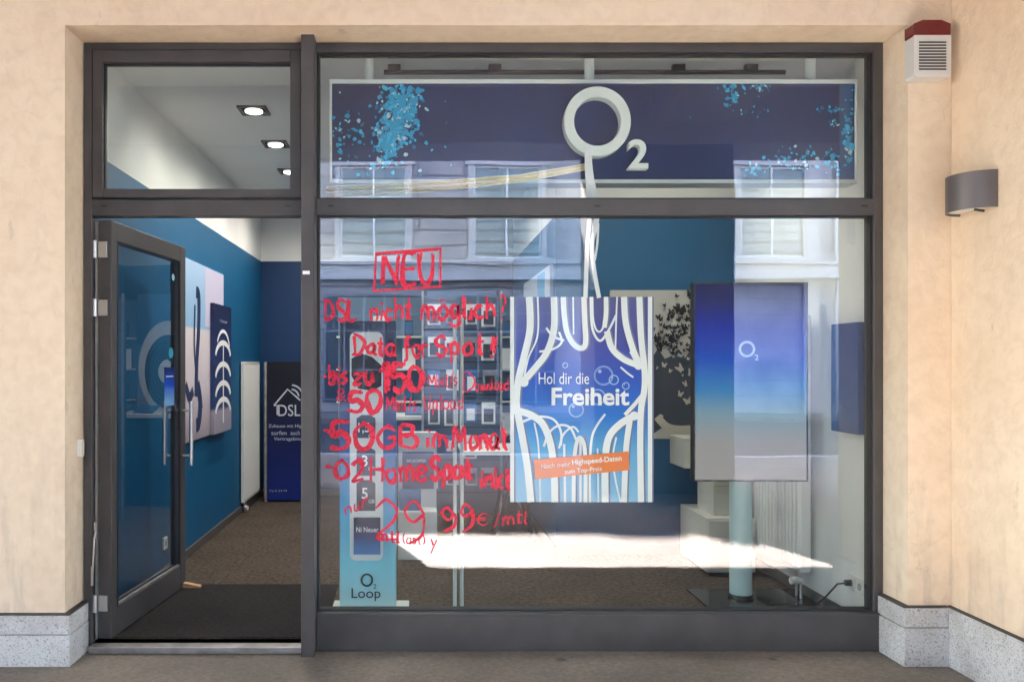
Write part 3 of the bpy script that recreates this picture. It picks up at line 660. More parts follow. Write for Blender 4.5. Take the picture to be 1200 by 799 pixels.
# ------------------------------------------------------------------ alarm siren and wall lamp
sx, sy = 2.497, -.2105
si = thing('alarm_siren', (sx, sy, 2.98), 'white alarm siren box with dark red beacon on top', 'alarm siren')
zt_, z1_, zb_ = W(0, 25, 3.93)[2], W(0, 43, 3.93)[2], W(0, 92, 3.93)[2]
def outl(x0, x1, z0, z1, c=.012): return [(x0+c, z0), (x1-c, z0), (x1, z0+c), (x1, z1), (x0, z1), (x0, z0+c)]
SW = mat('siren_white', (.66, .66, .65), .4, var=.03, scale=8)
MB().prism(outl(sx-.09, sx+.09, zb_, z1_), sy-.075, sy).build('housing', SW, si, bevel=.008)
bc = MB(); bc.prism([(sx-.09, z1_+.001), (sx+.09, z1_+.001), (sx+.09, zt_-.018), (sx+.045, zt_), (sx-.045, zt_), (sx-.09, zt_-.018)], sy-.073, sy)
bc.build('beacon', mat('red_lens', (.13, .002, .008), .2, coat=.5), si, bevel=.006)
gr = MB()
for k in range(10):
    z = z1_-.035-.0145*k; gr.box(sx-.066, sx+.066, sy-.0768, sy-.0752, z-.0035, z+.0035)
gr.build('grille_slots', FRAME_D, si)
MB().tube([(sx, sy-.076, z1_-.022), (sx, sy-.079, z1_-.022)], .006).build('screw', SW, si)
ly, lx, lr = 3.79-4.2, 2.635, .13
la = thing('wall_lamp', (lx, ly, 2.25), 'half round grey metal wall lamp on the side of the pilaster', 'wall lamp')
lz0, lz1 = 2.165, 2.335
n = 28; arcp = [(lx-.003-lr*math.sin(math.pi*k/n), ly-lr*math.cos(math.pi*k/n)) for k in range(n+1)]
inn = [(lx-.003-(lr-.006)*math.sin(math.pi*k/n), ly-(lr-.006)*math.cos(math.pi*k/n)) for k in range(n+1)]
sh = MB()
for src, fl in ((arcp, 0), (inn, 1)):
    vs = [(x, y, z) for x, y in src for z in (lz0, lz1)]
    sh.add(vs, [(2*k, 2*k+1, 2*k+3, 2*k+2) for k in range(n)], True)
for z in (lz0, lz1):
    vs = [(*p, z) for p in arcp]+[(*p, z) for p in inn]
    sh.add(vs, [(k, k+1, k+n+2, k+n+1) for k in range(n)])
LG = mat('lamp_grey', (.13, .12, .125), .45, .3, var=.06, scale=10)
sh.build('shade', LG, la)
df = MB()
for z in (lz0+.012, lz1-.012): df.add([(*p, z) for p in inn], [tuple(range(n+1))])
df.build('diffuser', mat('frosted_diffuser', (.7, .69, .66), .4), la)
MB().box(lx-.012, lx+.0, ly-.1, ly+.1, lz0+.02, lz1-.02).build('back_plate', LG, la)
MB().tube([(lx-.02, ly-.06, lz0-.006), (lx-.08, ly-.09, lz0-.006)], .006).build('clip', FRAME_D, la)

# ------------------------------------------------------------------ hanging sign behind the upper pane
DS = 4.33; f_ = front(DS)
px0, _, pz1 = W(386, 93, DS); px1, _, pz0 = W(1005, 215, DS); sy_ = DS-4.2
sg = thing('hanging_sign', ((px0+px1)/2, sy_, pz1), 'wide navy sign panel with white frame and raised ring logo behind upper glass', 'sign')
SGF = mat('sign_white', (.74, .78, .77), .35)
PANEL = mat('sign_navy_print', (.010, .024, .105), .35, var=.25, scale=1.2)
PANELB = mat('sign_blue_print', (.006, .075, .22), .35, var=.15, scale=1.2)
b = MB(); t_ = .022
b.box(px0, px1, sy_, sy_+.12, pz1-t_, pz1); b.box(px0, px1, sy_, sy_+.12, pz0, pz0+t_); b.box(px0, px0+t_*.6, sy_, sy_+.12, pz0+t_, pz1-t_); b.box(px1-t_*.6, px1, sy_, sy_+.12, pz0+t_, pz1-t_)
b.build('frame', SGF, sg, bevel=.003)
MB().box(px0+t_*.6, px1-t_*.6, sy_+.008, sy_+.11, pz0+t_, pz1-t_).build('panel', PANEL, sg)
q0 = W(985, 0, DS)[0]
MB().box(q0, px1-t_*.6-.001, sy_+.0065, sy_+.0079, pz0+t_+.001, pz1-t_-.001).build('blue_strip', PANELB, sg)
fp = front(DS+.0065)
cl = [MB() for _ in range(4)]
BM = [mat('bubble_print_%s' % k, c, .4) for k, c in (('turquoise', (.01, .36, .66)), ('sky', (.03, .52, .85)), ('pale', (.45, .7, .8)), ('deep', (.01, .14, .32)))]
def blob(x, y, r):
    k = random.choice((0, 0, 0, 1, 1, 2, 3))
    cl[k].disc(x, y, r, fp, n=7, ry=r*random.uniform(.45, .95), rot=random.uniform(0, 3.1), jag=.35, step=.00002)
for _ in range(640):       # main cluster, a plume from lower left to top
    s = random.random(); cx, cy = 455+s*25+random.gauss(0, 4)-(abs(s-.5)*10), 186-s*82
    wv = 20*(1-abs(s-.55)*.9)
    x, y = cx+random.gauss(0, wv*.62), cy+random.gauss(0, 7)
    if 390 < x < 545 and 101 < y < 207: blob(x, y, random.choice((1, 1, 1.6))*random.uniform(.9, 2.9))
for _ in range(60):
    x, y = random.gauss(400, 16), random.gauss(158, 14)
    if 390 < x < 530 and 101 < y < 207: blob(x, y, random.uniform(1, 3.4))
for _ in range(36):
    x, y = random.uniform(392, 530), random.uniform(101, 206)
    blob(x, y, random.uniform(1, 2.6))
for (ax, ay, sx2, sy2, nn, rr) in ((856, 103, 7, 4, 26, 3), (857, 117, 4, 4, 22, 3), (890, 104, 7, 3, 18, 2.4), (870, 128, 24, 10, 16, 1.6), (925, 190, 18, 7, 60, 3), (880, 200, 6, 4, 18, 3), (975, 190, 7, 7, 26, 3.2), (968, 128, 6, 3, 12, 2.4), (995, 165, 4, 16, 50, 4), (995, 120, 4, 14, 18, 2.4), (975, 146, 5, 3, 8, 2)):
    for _ in range(nn):
        x, y = random.gauss(ax, sx2), random.gauss(ay, sy2)
        if 790 < x < 1000 and 100 < y < 207: blob(x, y, random.uniform(.9, rr))
for c_, bm_ in zip(cl, BM): c_.build('bubble_print', bm_, sg)
RING = mat('raised_letter', (.80, .85, .83), .3)
rx, _, rz = W(699, 144, DS-.03)
MB().annulus(rx, rz, 40.5/F*(DS-.03), 28.5/F*(DS-.03), sy_-.055, sy_+.0065, 80, sx=.96).build('ring_letter', RING, sg, bevel=.004)
text('numeral', '2', (734, 200, 757, 166), lambda u, v, l: f_(u, v, 0)[:1]+(sy_-.045+l,)+f_(u, v, 0)[2:], RING, sg, bold=.02, extrude=.05)
for x in (432, 691, 951):
    xx = W(x, 0, DS+.05)[0]
    MB().tube([(xx, sy_+.06, pz1-.001), (xx, sy_+.06, CZ)], .026, 20).build('hanger_tube', SGF, sg)
tr = thing('ceiling_track', (W(690, 83, 4.55)[0], .35, 3.10), 'dark ceiling track bar above the hanging sign', 'track')
tb = MB(); a0, a1 = W(450, 0, 4.55)[0], W(920, 0, 4.55)[0]; tb.tube([(a0, .35, 3.095), (a1, .35, 3.095)], .013, 12)
tb.build('rail', FRAME_D, tr)
for x in (462, 580, 795, 880):
    xx = W(x, 0, 4.55)[0]; MB().box(xx-.035, xx+.035, .335, .365, 3.1, CZ).build('bracket', FRAME_D, tr)
# yellow strands modelled in place of a glass reflection, white ribbons down to the poster
yc = thing('reflection_strands', (.4, .09, 2.4), 'bundle of thin yellow strands standing in for a reflection across the sign bottom', 'reflection streaks')
YEL = mat('yellow_reflection', (.62, .46, .14), .6)
CREAM = mat('cream_reflection', (.7, .62, .42), .6)
for k in range(7):
    p0 = W(382, 219+k*2.6, 4.29); p1 = W(520, 212+k*1.9, 4.29); p2 = W(610, 205+k*1.4, 4.29); p3 = W(689, 192+k*1.1, 4.29)
    MB().tube([p0, p1, p2, p3], .0032+.0012*(k % 2), 6).build('cord', YEL if k % 3 else CREAM, yc)
RIB = mat('white_ribbon', (.78, .78, .82), .55)
fr_ = front(4.26)
ra = MB(); ra.strip([(687.5,172),(688,200),(690,235),(690,262),(688,290),(687,320),(686,349)], 5.0, fr_, 8); ra.strip([(689,172),(693,215),(697,250),(696,266),(695,280)], 3.2, fr_, 8)
tag(ra.build('ribbon', RIB, loc=W(688, 349, 4.26)), 'left straight white ribbon hanging from the ring down to the poster', 'ribbon', 'white ribbons above the poster')
ra = MB(); ra.strip([(690,172),(693,205),(700,240),(699,262),(694,285),(696,315),(702,349)], 5.0, fr_, 8); ra.strip([(701,262),(700,285),(697,305)], 2.6, fr_, 8)
tag(ra.build('ribbon', RIB, loc=W(702, 349, 4.26)), 'right curling white ribbon hanging from the ring down to the poster', 'ribbon', 'white ribbons above the poster')

# ------------------------------------------------------------------ poster with drawn curtain
DP = 4.275; fp = front(DP)
po = thing('poster', W(681, 588, DP), 'hanging poster of striped white curtain with the word Freiheit on blue', 'poster')
x0, y_, z1 = W(598, 348, DP); x1, _, z0 = W(765, 588, DP)
PG = gradient('poster_print', [(0, srgb(140, 190, 225)), (.26, srgb(85, 165, 218)), (.42, srgb(8, 112, 205)), (.6, srgb(36, 82, 190)), (.75, srgb(62, 72, 165)), (1, srgb(88, 88, 140))], 0, z1-z0, .35)
MB().box(x0, x1, y_, y_+.004, z0, z1).build('sheet', PG, po)
ST = [([(600,348),(600,470),(600,588)], 5), ([(620,348),(621,385),(614,418),(607,448),(605,472),(607,486),(612,512),(618,548),(622,588)], 9), ([(630,348),(630,392),(619,420),(613,448)], 2.2),
 ([(649,348),(649,385),(641,412),(627,431),(613,447)], 8.5), ([(640,384),(648,394),(661,399)], 2.8), ([(632,412),(648,409),(658,401),(655,389)], 2.8),
 ([(660,348),(661,368),(664,388),(671,402),(680,408),(686,402),(685,375),(684,348)], 7), ([(671.5,348),(672,392)], 2), ([(692,348),(693,378),(697,393),(704,399),(713,387),(722,369)], 3), ([(694,348),(695,375),(700,388),(706,385),(711,366)], 2.5),
 ([(710,348),(710,368),(708,384)], 6), ([(723,348),(722,372),(721,408)], 2.2), ([(731,348),(733,378),(741,408),(748,424)], 8), ([(711,388),(717,408),(731,421),(748,428)], 8),
 ([(749,348),(751,395),(755,432),(755,455),(751,480),(750,520),(751,588)], 8), ([(761.5,348),(761.5,588)], 5.5), ([(727,430),(735,437),(742,442)], 2.4), ([(738,412),(745,425)], 2),
 ([(606,481),(622,486),(636,497),(645,520),(649,552),(650,588)], 9), ([(612,494),(630,488),(648,491),(657,505),(657,522)], 3), ([(637,523),(644,506),(656,498),(668,501),(675,515)], 3), ([(655,525),(660,509),(671,500),(678,506)], 2.6),
 ([(672,588),(673,535),(678,513),(684,520),(686,545),(686,588)], 5), ([(709,485),(699,499),(693,515),(691,550),(691,588)], 3), ([(743,487),(726,497),(713,513),(709,542),(709,588)], 9), ([(753,462),(743,474),(732,486)], 5),
 ([(738,491),(734,520),(732,555),(731,588)], 7.5), ([(722,512),(718,535),(721,562),(727,588)], 2.2), ([(626,495),(631,525),(633,588)], 2.2), ([(661,520),(662,588)], 3), ([(700,525),(701,588)], 2), ([(680,515),(680,588)], 3)]
sh_, wt = MB(), MB(); sh_.lift = .0003; wt.lift = .0028
for pts, wd_ in ST:
    if wd_ > 4.5: sh_.strip([(x+1.5, y) for x, y in pts], wd_+.6, fp, 8, step=.00006)
    wt.strip(pts, wd_*.9, fp, 8, step=.00006)
for x, y in ((614,448), (748,428), (606,481), (743,487)): wt.disc(x, y, 5.2, fp); 
sh_.build('drawn_shadow', mat('grey_blue_print', srgb(120, 120, 150), .4), po); wt.build('drawn_curtain', PAPER, po)
bu = MB(); bu.lift = .0055
for x, y, r in ((707,440,11), (719,445,5.5), (700,465,9), (675,480,8.5), (662,428,3), (733,452,4)):
    for q in range(2):
        pts = [(x+math.cos(a/20*2*math.pi)*r*(1-.12*q), y+math.sin(a/20*2*math.pi)*r*(1-.12*q)) for a in range(21)]
        bu.strip(pts, .9-.4*q, fp, 2, step=.00006)
    bu.disc(x-r*.4, y-r*.45, r*.2, fp, 10)
bu.build('bubble_print', mat('pale_blue_print', srgb(165, 190, 232), .4), po)
text('headline', 'Hol dir die', (631, 450, 690, 436.5), fp, PAPER, po, bold=.0, lift=.008)
text('headline', 'Freiheit', (646, 475, 737, 454), fp, PAPER, po, bold=.025, lift=.008)
rot = -math.atan2(10, 111)
bn = MB(); bn.lift = .0075; bn.add([fp(625, 538, .0085), fp(736, 528.5, .0085), fp(737, 550.5, .0085), fp(627, 561, .0085)], [(0, 1, 2, 3)])
bn.build('orange_banner', mat('orange_print', srgb(238, 125, 60), .45), po)
text('banner_text', 'Noch mehr', (634, 547.4, 668, 541.6), fp, PAPER, po, lift=.0093, rot=rot)
text('banner_text', 'Highspeed-Daten', (670, 543.8, 728, 535.8), fp, PAPER, po, bold=.02, lift=.0093, rot=rot)
text('banner_text', 'zum Top-Preis', (661, 554.6, 705, 547.6), fp, PAPER, po, bold=.012, lift=.0093, rot=rot)

# ------------------------------------------------------------------ tall screen on its column
DT_ = 4.85; fT = front(DT_)
tx0, ty, tz1 = W(813, 331, DT_); tx1, _, tz0 = W(947, 564, DT_)
tv = thing('display_screen', (W(875, 0, DT_)[0], ty+.1, 0), 'tall portrait screen glowing blue to grey on a pale round column', 'screen')
cv = MB(); e_ = .009
cv.box(tx0, tx1, ty+.008, ty+.065, tz0, tz1); cv.build('housing', BLACK, tv, bevel=.004)
bz = MB(); bz.box(tx0+.0005, tx0+e_, ty, ty+.0079, tz0+.0005, tz1-.0005); bz.box(tx1-e_, tx1-.0005, ty, ty+.0079, tz0+.0005, tz1-.0005); bz.box(tx0+e_, tx1-e_, ty, ty+.0079, tz1-e_, tz1-.0005); bz.box(tx0+e_, tx1-e_, ty, ty+.0079, tz0+.0005, tz0+e_)
bz.build('bezel', mat('bezel_black', (.02, .018, .02), .3), tv)
SCR = gradient('screen_picture', [(0, srgb(168, 162, 162)), (.2, srgb(165, 160, 160)), (.34, srgb(130, 160, 175)), (.46, srgb(50, 130, 190)), (.6, srgb(10, 80, 190)), (.76, srgb(8, 38, 165)), (.9, srgb(12, 22, 100)), (1, srgb(26, 26, 75))], tz0, tz1, .2, emit=.017)
SCREEN_MAT = SCR
MB().box(tx0+e_, tx1-e_, ty+.003, ty+.0079, tz0+e_, tz1-e_).build('screen', SCR, tv)
LG_ = mat('screen_logo', (.25, .35, .5), .5, emit=((.5, .65, .85), .008))
lx_, _, lz_ = W(875.5, 409, DT_)
MB().annulus(lx_, lz_, 9.5/F*DT_, 7/F*DT_, ty+.0012, ty+.0028, 40).build('logo_ring', LG_, tv)
text('logo_numeral', '2', (884.5, 422, 889, 415.5), lambda u, v, l: (fT(u, v)[0], ty+.002-l, fT(u, v)[2]), LG_, tv)
cxp = W(875, 0, 4.9)[0]
POLE = mat('pale_column', (.46, .62, .62), .4, var=.03, scale=4)
MB().lathe([(.066, .03), (.066, .9)], cxp, ty+.14, 32).build('column', POLE, tv)
MB().lathe([(.074, .012), (.074, .03), (.068, .034)], cxp, ty+.14, 32).build('foot_ring', BLACK, tv)
MB().box(cxp-.11, cxp+.11, ty+.066, ty+.09, .9, 1.4).build('bracket', BLACK, tv)
GB = mat('black_glass', (.02, .022, .024), .06, spec=.6)
MB().box(W(832, 0, 4.75)[0], W(958, 0, 4.95)[0], ty-.14, ty+.32, .001, .012).build('base_plate', GB, tv, bevel=.002)

# ------------------------------------------------------------------ things at the right wall
def radiator(name, x_wall, sgn, y0, y1, z0, z1, label, valve_y, dep=.10, gap=.03, fr=.013):
    t = thing(name, (x_wall+sgn*.06, (y0+y1)/2, 0), label, 'radiator')
    RW = mat('radiator_enamel', (.66, .66, .63), .35)
    xa, xb = x_wall+sgn*gap, x_wall+sgn*dep
    p = MB(); p.box(min(xa, xb), max(xa, xb), y0, y1, z0, z1); p.build('panel', RW, t, bevel=.008)
    fn = MB(); nf = max(4, int((y1-y0)/.045))
    for k in range(nf):
        y = y0+.02+(y1-y0-.04)*k/(nf-1); fn.tube([(xb+sgn*.0, y, z0+.03), (xb, y, z1-.03)], fr, 8)
    fn.build('fins', RW, t)
    br = MB()
    for z in (z0+.2, z1-.2): br.box(min(x_wall, xa), max(x_wall, xa), y0+.1, y0+.14, z, z+.05)
    br.build('wall_bracket', STEEL, t)
    xv = x_wall+sgn*(gap+dep)/2; kl = dep*.55
    vm = MB(); vm.tube([(xv, valve_y, z0), (xv, valve_y, z0-.04), (xv, valve_y, .0)], .009, 10); vm.tube([(xv, valve_y+.06, z0), (xv, valve_y+.06, 0)], .008, 10)
    vm.build('pipe', STEEL, t)
    kb = MB(); kb.tube([(xv, valve_y, z0-.055), (xv+sgn*kl*.5, valve_y-.012, z0-.055), (xv+sgn*kl*1.3, valve_y-.02, z0-.055)], [.014, .024, .022], 14)
    kb.build('valve_knob', WHITE, t)
    return t
radiator('radiator', XR, -1, .70, 1.36, .18, 1.75, 'tall white finned radiator on the white wall at right', .76)
radiator('radiator', XL, 1, 3.62, 4.36, .1, 1.47, 'narrow cream radiator on the blue wall beside the dark banner', 3.70, .05, .012, .005)
def socket(label, loc, axis, nb=1):
    t = thing('wall_socket', loc, label, 'socket')
    for k in range(nb):
        x, y, z = loc; y += .085*k
        MB().box(x if axis > 0 else x-.012, x+.012 if axis > 0 else x, y-.04, y+.04, z-.04, z+.04).build('plate', WHITE, t, bevel=.003)
        MB().tube([(x+axis*.0122, y, z), (x+axis*.0135, y, z)], .02, 16).build('socket_well', mat('socket_grey', (.35, .35, .34), .5), t)
    return t
socket('white double wall socket with a plug low on the white wall', (XR-.0005, .20, .235), -1, 2)
socket('white wall socket on the blue wall seen through the door pane', (XL+.0005, 5.5-4.2, .23), 1, 1)
cb = thing('power_cable', (XR-.1, .4, 0), 'thin black cable running from the wall socket to the floor', 'cable')
MB().tube([(XR-.03, .285, .235), (XR-.07, .32, .22), (XR-.09, .40, .13), (XR-.10, .50, .05), (XR-.16, .62, .012), (XR-.3, .66, .012)], .005, 8).build('wire', BLACK, cb)
MB().tube([(XR-.014, .285, .235), (XR-.045, .29, .235)], .017, 12).build('plug', BLACK, cb)
wp = thing('wall_panel', (XR-.03, .32, 1.36), 'narrow blue panel mounted upright on the white wall', 'panel')
yA, yB_ = 945*2.40/522-4.2, 945*2.40/490-4.2
MB().box(XR-.05, XR-.0005, yA, yB_, W(0, 508, 4.42)[2], W(0, 378, 4.42)[2]).build('panel_body', mat('panel_blue', (.006, .07, .22), .4), wp, bevel=.003)
# cabinets
cab = thing('low_cabinet', (2.18, 1.55, 0), 'low white drawer cabinet on the carpet behind the screen column', 'cabinet')
CW = mat('cabinet_cream', (.56, .56, .50), .5, var=.03, scale=5)
MB().box(1.97, 2.30, 1.30, 1.86, .03, .40).build('carcass', CW, cab, bevel=.004)
for z0_, z1_2 in ((.045, .27), (.28, .385)): MB().box(1.975, 2.295, 1.286, 1.2995, z0_, z1_2).build('drawer', CW, cab, bevel=.002)
MB().box(2.0, 2.28, 1.33, 1.8, .0, .03).build('plinth', FRAME_D, cab)
MB().tube([(2.05, 1.285, .23), (2.05, 1.277, .23)], .01, 12).build('lock', STEEL, cab)
bx = thing('white_carton', (2.17, 1.55, .40), 'plain white carton standing on the low cabinet', 'box')
MB().box(2.05, 2.27, 1.40, 1.72, .4005, .80).build('carton', CW, bx, bevel=.004)
MB().box(2.055, 2.265, 1.398, 1.3995, .60, .604).build('flap_seam', mat('seam_grey', (.3, .3, .28), .6), bx)
ws = thing('shelf_box', (1.95, 1.8, .72), 'small white box shelf on the blue partition left of the screen', 'shelf')
p0 = W(800, 513, 5.85); p1 = W(836, 548, 5.85)
MB().box(p0[0], p1[0], 1.62, 1.9495, p1[2], p0[2]).build('box', CW, ws, bevel=.004)
MB().box(p0[0]+.05, p0[0]+.10, 1.6185, 1.6199, p1[2]+.06, p1[2]+.1).build('label_mark', RED, ws)

# butterfly picture
DB = 6.13; fB = front(DB)
bp_ = thing('butterfly_picture', W(790, 513, DB), 'canvas with dark butterflies swarming over white and black halves', 'picture')
bx0, by, bz1 = W(715, 340, DB); bx1, _, bz0 = W(905, 514, DB)
MB().box(bx0, bx1, by, YN-.0005, bz0, bz1).build('canvas', mat('canvas_white', (.48, .47, .43), .6), bp_)
dk = MB(); pts = [(715, 416)]+[(715+i*8, 412+random.uniform(-6, 9)) for i in range(1, 24)]+[(905, 410), (905, 500), (790, 503), (780, 498), (760, 512), (715, 512)]
dk.add([fB(x, y, .0006) for x, y in pts], [tuple(range(len(pts)))])
dk.build('dark_half', mat('print_slate', (.035, .055, .085), .5), bp_)
hd = MB(); hd.lift = .0012; hd.strip([(770,488),(782,500),(800,503),(830,500)], 9, fB, 6); hd.strip([(772,492),(776,486)], 4, fB)
hd.build('hand_print', mat('print_skin', (.5, .46, .38), .6), bp_)
bfd, bfl = MB(), MB(); bfd.lift = .0018; bfl.lift = .0018
def butterfly(m, x, y, s, a):
    def rot_(px, py): return (x+s*(px*math.cos(a)-py*math.sin(a)), y+s*(px*math.sin(a)+py*math.cos(a)))
    op = random.uniform(.45, 1)
    for sg_ in (1, -1):
        up_ = [(0, 0), (sg_*.3*op, -.55), (sg_*.85*op, -.9), (sg_*1.0*op, -.55), (sg_*.75*op, -.1), (sg_*.65*op, .25), (sg_*.6*op, .55), (sg_*.3*op, .6), (0, .25)]
        m.add([fB(*rot_(*p), m.lift) for p in up_], [tuple(range(len(up_)))])
    m.strip([rot_(0, -.4), rot_(0, .5)], s*.16, fB); 
for _ in range(150):
    x = random.uniform(755, 812); t = (x-765)/47
    y = random.gauss(404, 17)-max(0, t)*random.uniform(0, 46)
    if x < 768 and random.random() < .5: continue
    if 344 < y < 440: butterfly(bfd if y < 412+random.uniform(-10, 10) else bfl, x, y, random.uniform(1.8, 4.2), random.uniform(-.9, .9))
for x, y, s, l in ((793,361,5,0), (783,372,4,0), (799,364,6,0), (792,347,3,0), (808,345,6,0), (778,358,3,0), (797,432,7,1), (803,450,5,1), (797,462,5,1), (806,470,6,1), (778,428,4,1), (808,438,4,1)):
    butterfly(bfl if l else bfd, x, y, s, random.uniform(-.7, .7))
bfd.build('butterfly_print', INKD, bp_); bfl.build('butterfly_print', mat('print_ivory', (.55, .53, .47), .6), bp_)

# picture on the side of the partition
sp_ = thing('side_picture', (XN, 2.8, 1.5), 'pale blue picture hung on the side of the partition wall', 'picture')
MB().box(XN-.03, XN-.0005, 2.05, 3.6, .9, 2.22).build('canvas', mat('side_canvas', (.4, .46, .58), .5), sp_, bevel=.002)
MB().box(XN-.0315, XN-.0302, 2.3, 2.7, 1.0, 2.2).build('blue_band', mat('sky_print', (.12, .32, .55), .5), sp_)
pq = MB().annulus(0, 0, .09, .065, 0, .001, 32); vv = [(XN-.033, 2.2+a, 1.9+c) for a, b2, c in pq.v]; q = MB(); q.v = vv; q.f = pq.f; q.sm = pq.sm; q.build('ring_print', PAPER, sp_)

# ------------------------------------------------------------------ product column and display poles
DC = 4.70; fC = front(DC); cy_ = DC-4.2
c0, _, _ = W(398, 0, DC); c1 = W(464, 0, DC)[0]; ctop = W(0, 376, DC)[2]
pc = thing('product_column', ((c0+c1)/2, cy_+.06, 0), 'tall product column fading navy to pale blue with tariff cards', 'display column')
CG = gradient('column_print', [(0, srgb(190, 225, 228)), (.14, srgb(130, 200, 218)), (.36, srgb(40, 150, 205)), (.55, srgb(10, 80, 150)), (.75, srgb(8, 30, 80)), (1, srgb(6, 14, 45))], .02, ctop, .3)
MB().box(c0, c1, cy_, cy_+.10, .018, ctop).build('body', CG, pc, bevel=.006)
MB().box(c0-.05, c1+.075, cy_-.09, cy_+.2, .001, .0175).build('base_plate', mat('base_white', (.6, .62, .6), .4), pc, bevel=.004)
def rrect(x0, x1, y0, y1, r):
    out = []
    for cx, cy, a0 in ((x1-r, y0+r, -90), (x1-r, y1-r, 0), (x0+r, y1-r, 90), (x0+r, y0+r, 180)):
        out += [(cx+r*math.cos(R(a0+k*18)), cy+r*math.sin(R(a0+k*18))) for k in range(6)]
    return out
def plate(name, poly, l0, mt, parent, fn):
    m = MB(); n = len(poly); v0 = [fn(x, y, l0) for x, y in poly]; v1 = [fn(x, y, l0-.004) for x, y in poly]
    m.add(v0, [tuple(range(n))]); m.add(v0+v1, [(i, (i+1) % n, (i+1) % n+n, i+n) for i in range(n)]); return m.build(name, mt, parent)
PANW = mat('panel_white', (.62, .68, .70), .4)
plate('white_panel', rrect(410, 449, 389, 656, 7), .005, PANW, pc, fC)
plate('figure_print', [(412,420),(424,414),(436,418),(447,428),(447,452),(436,458),(420,455),(412,440)], .0065, INKD, pc, fC)
def shirt(cx, y0, y1, s): return [(cx-11*s, y0+4), (cx-5*s, y0), (cx+5*s, y0), (cx+11*s, y0+4), (cx+11*s, y1), (cx-11*s, y1)]
SIM = mat('sim_card_print', (.02, .025, .05), .35)
for (y0, y1, tx) in ((486, 513, '1,5'), (524, 557, '3'), (562, 598, '5')):
    o = plate('tariff_card', shirt(429, y0, y1, 1), .009, SIM, pc, fC)
    text('figure', tx, (424 if len(tx) == 1 else 420, y0+22, 431 if len(tx) == 1 else 433, y0+9), fC, PAPER, o, bold=.01, lift=.0095)
    text('unit', 'GB', (432, y0+27, 439, y0+22.5), fC, PAPER, o, lift=.0095)
o = plate('phone_box', [(415,605),(446,605),(446,648),(415,648)], .03, gradient('box_print', [(0, srgb(60, 120, 180)), (.5, srgb(15, 45, 100)), (1, srgb(8, 20, 50))], W(0, 648, DC)[2], W(0, 605, DC)[2], .3), pc, fC)
text('box_text', 'Ni Neuer', (418, 622, 444, 616), fC, PAPER, o, bold=.01, lift=.0305)
BK = mat('black_print', (.015, .016, .018), .5)
p_ = MB().annulus(0, 0, 1, 1, 0, 0)
ri = MB(); ri.lift = .0065; ri.strip([(430+6.3*math.cos(a/24*2*math.pi), 679+6.8*math.sin(a/24*2*math.pi)) for a in range(25)], 2.2, fC, 2); ri.build('logo_ring', BK, pc)
text('logo_numeral', '2', (437.5, 689, 441, 683.5), fC, BK, pc, lift=.0065)
text('word', 'Loop', (412, 703.5, 446, 688.5), fC, BK, pc, lift=.0065)
dpz = thing('display_poles', (W(537, 0, 4.7)[0], .5, 0), 'pair of slim pale upright poles standing behind the window', 'stand')
PO2 = mat('pole_white', (.62, .68, .66), .35)
for x in (533, 541.2):
    xx = W(x, 0, 4.7)[0]; MB().tube([(xx, .5, .01), (xx, .5, W(0, 372, 4.7)[2])], .0115, 12).build('pole', PO2, dpz)
MB().box(W(527, 0, 4.7)[0], W(547, 0, 4.7)[0], .43, .60, .001, .01).build('foot', PO2, dpz, bevel=.002)
MB().box(W(531, 0, 4.7)[0], W(543.5, 0, 4.7)[0], .49, .51, W(0, 372, 4.7)[2], W(0, 369, 4.7)[2]).build('cap', PO2, dpz)

# ------------------------------------------------------------------ left wall canvases
xw = XL+.03
bc1 = thing('wall_canvas', (xw, 2.3, 1.55), 'large pale lilac canvas with dark blue figure on the blue wall', 'picture')
y0c, y1c, z0c, z1c = 1.55, 2.86, .87, 2.23
LIL = gradient('canvas_lilac_print', [(0, srgb(150, 140, 150)), (.3, srgb(205, 195, 205)), (.62, srgb(215, 205, 210)), (.635, srgb(140, 180, 215)), (1, srgb(165, 195, 225))], z0c-1.55, z1c-1.55, .5)
MB().box(XL+.0005, xw, y0c, y1c, z0c, z1c).build('canvas', LIL, bc1, bevel=.002)
fL = lambda u, v, l=0: (xw+.0005+l, u, v)
m = MB(); m.add([fL(2.25, 1.75, .0003), fL(2.85, 1.75, .0003), fL(2.85, 2.22, .0003), fL(2.25, 2.22, .0003)], [(0, 1, 2, 3)]); m.build('pale_field', mat('pale_lilac_print', srgb(200, 195, 220), .5), bc1)
m = MB(); m.lift = .0008
m.strip([(1.98,2.0),(2.06,1.97),(2.05,1.7),(2.0,1.45),(1.98,1.2)], .09, fL, 8); m.strip([(1.95,1.9),(1.93,1.6),(1.97,1.4)], .04, fL, 8); m.strip([(2.02,1.3),(2.1,1.15),(2.06,1.0),(1.98,.98)], .11, fL, 8); m.strip([(1.7,1.3),(1.8,1.2),(1.9,1.25)], .08, fL, 8); m.strip([(2.1,1.2),(2.15,1.1)], .05, fL)
m.build('figure_print', mat('navy_figure_print', (.015, .03, .1), .5), bc1)
bc2 = thing('wall_canvas', (xw, 2.68, 1.41), 'navy canvas with white fan shaped arcs on the blue wall', 'picture')
y2a, y2b = 2.40, 3.0
NV = gradient('canvas_navy_print', [(0, srgb(150, 145, 160)), (.17, srgb(160, 155, 170)), (.2, srgb(30, 60, 110)), (.6, srgb(25, 45, 95)), (1, srgb(14, 24, 62))], .87-1.41, 1.95-1.41, .45)
MB().box(xw+.0015, xw+.035, y2a, y2b, .87, 1.95).build('canvas', NV, bc2, bevel=.002)
fL2 = lambda u, v, l=0: (xw+.0355+l, u, v)
m = MB(); m.lift = .0004
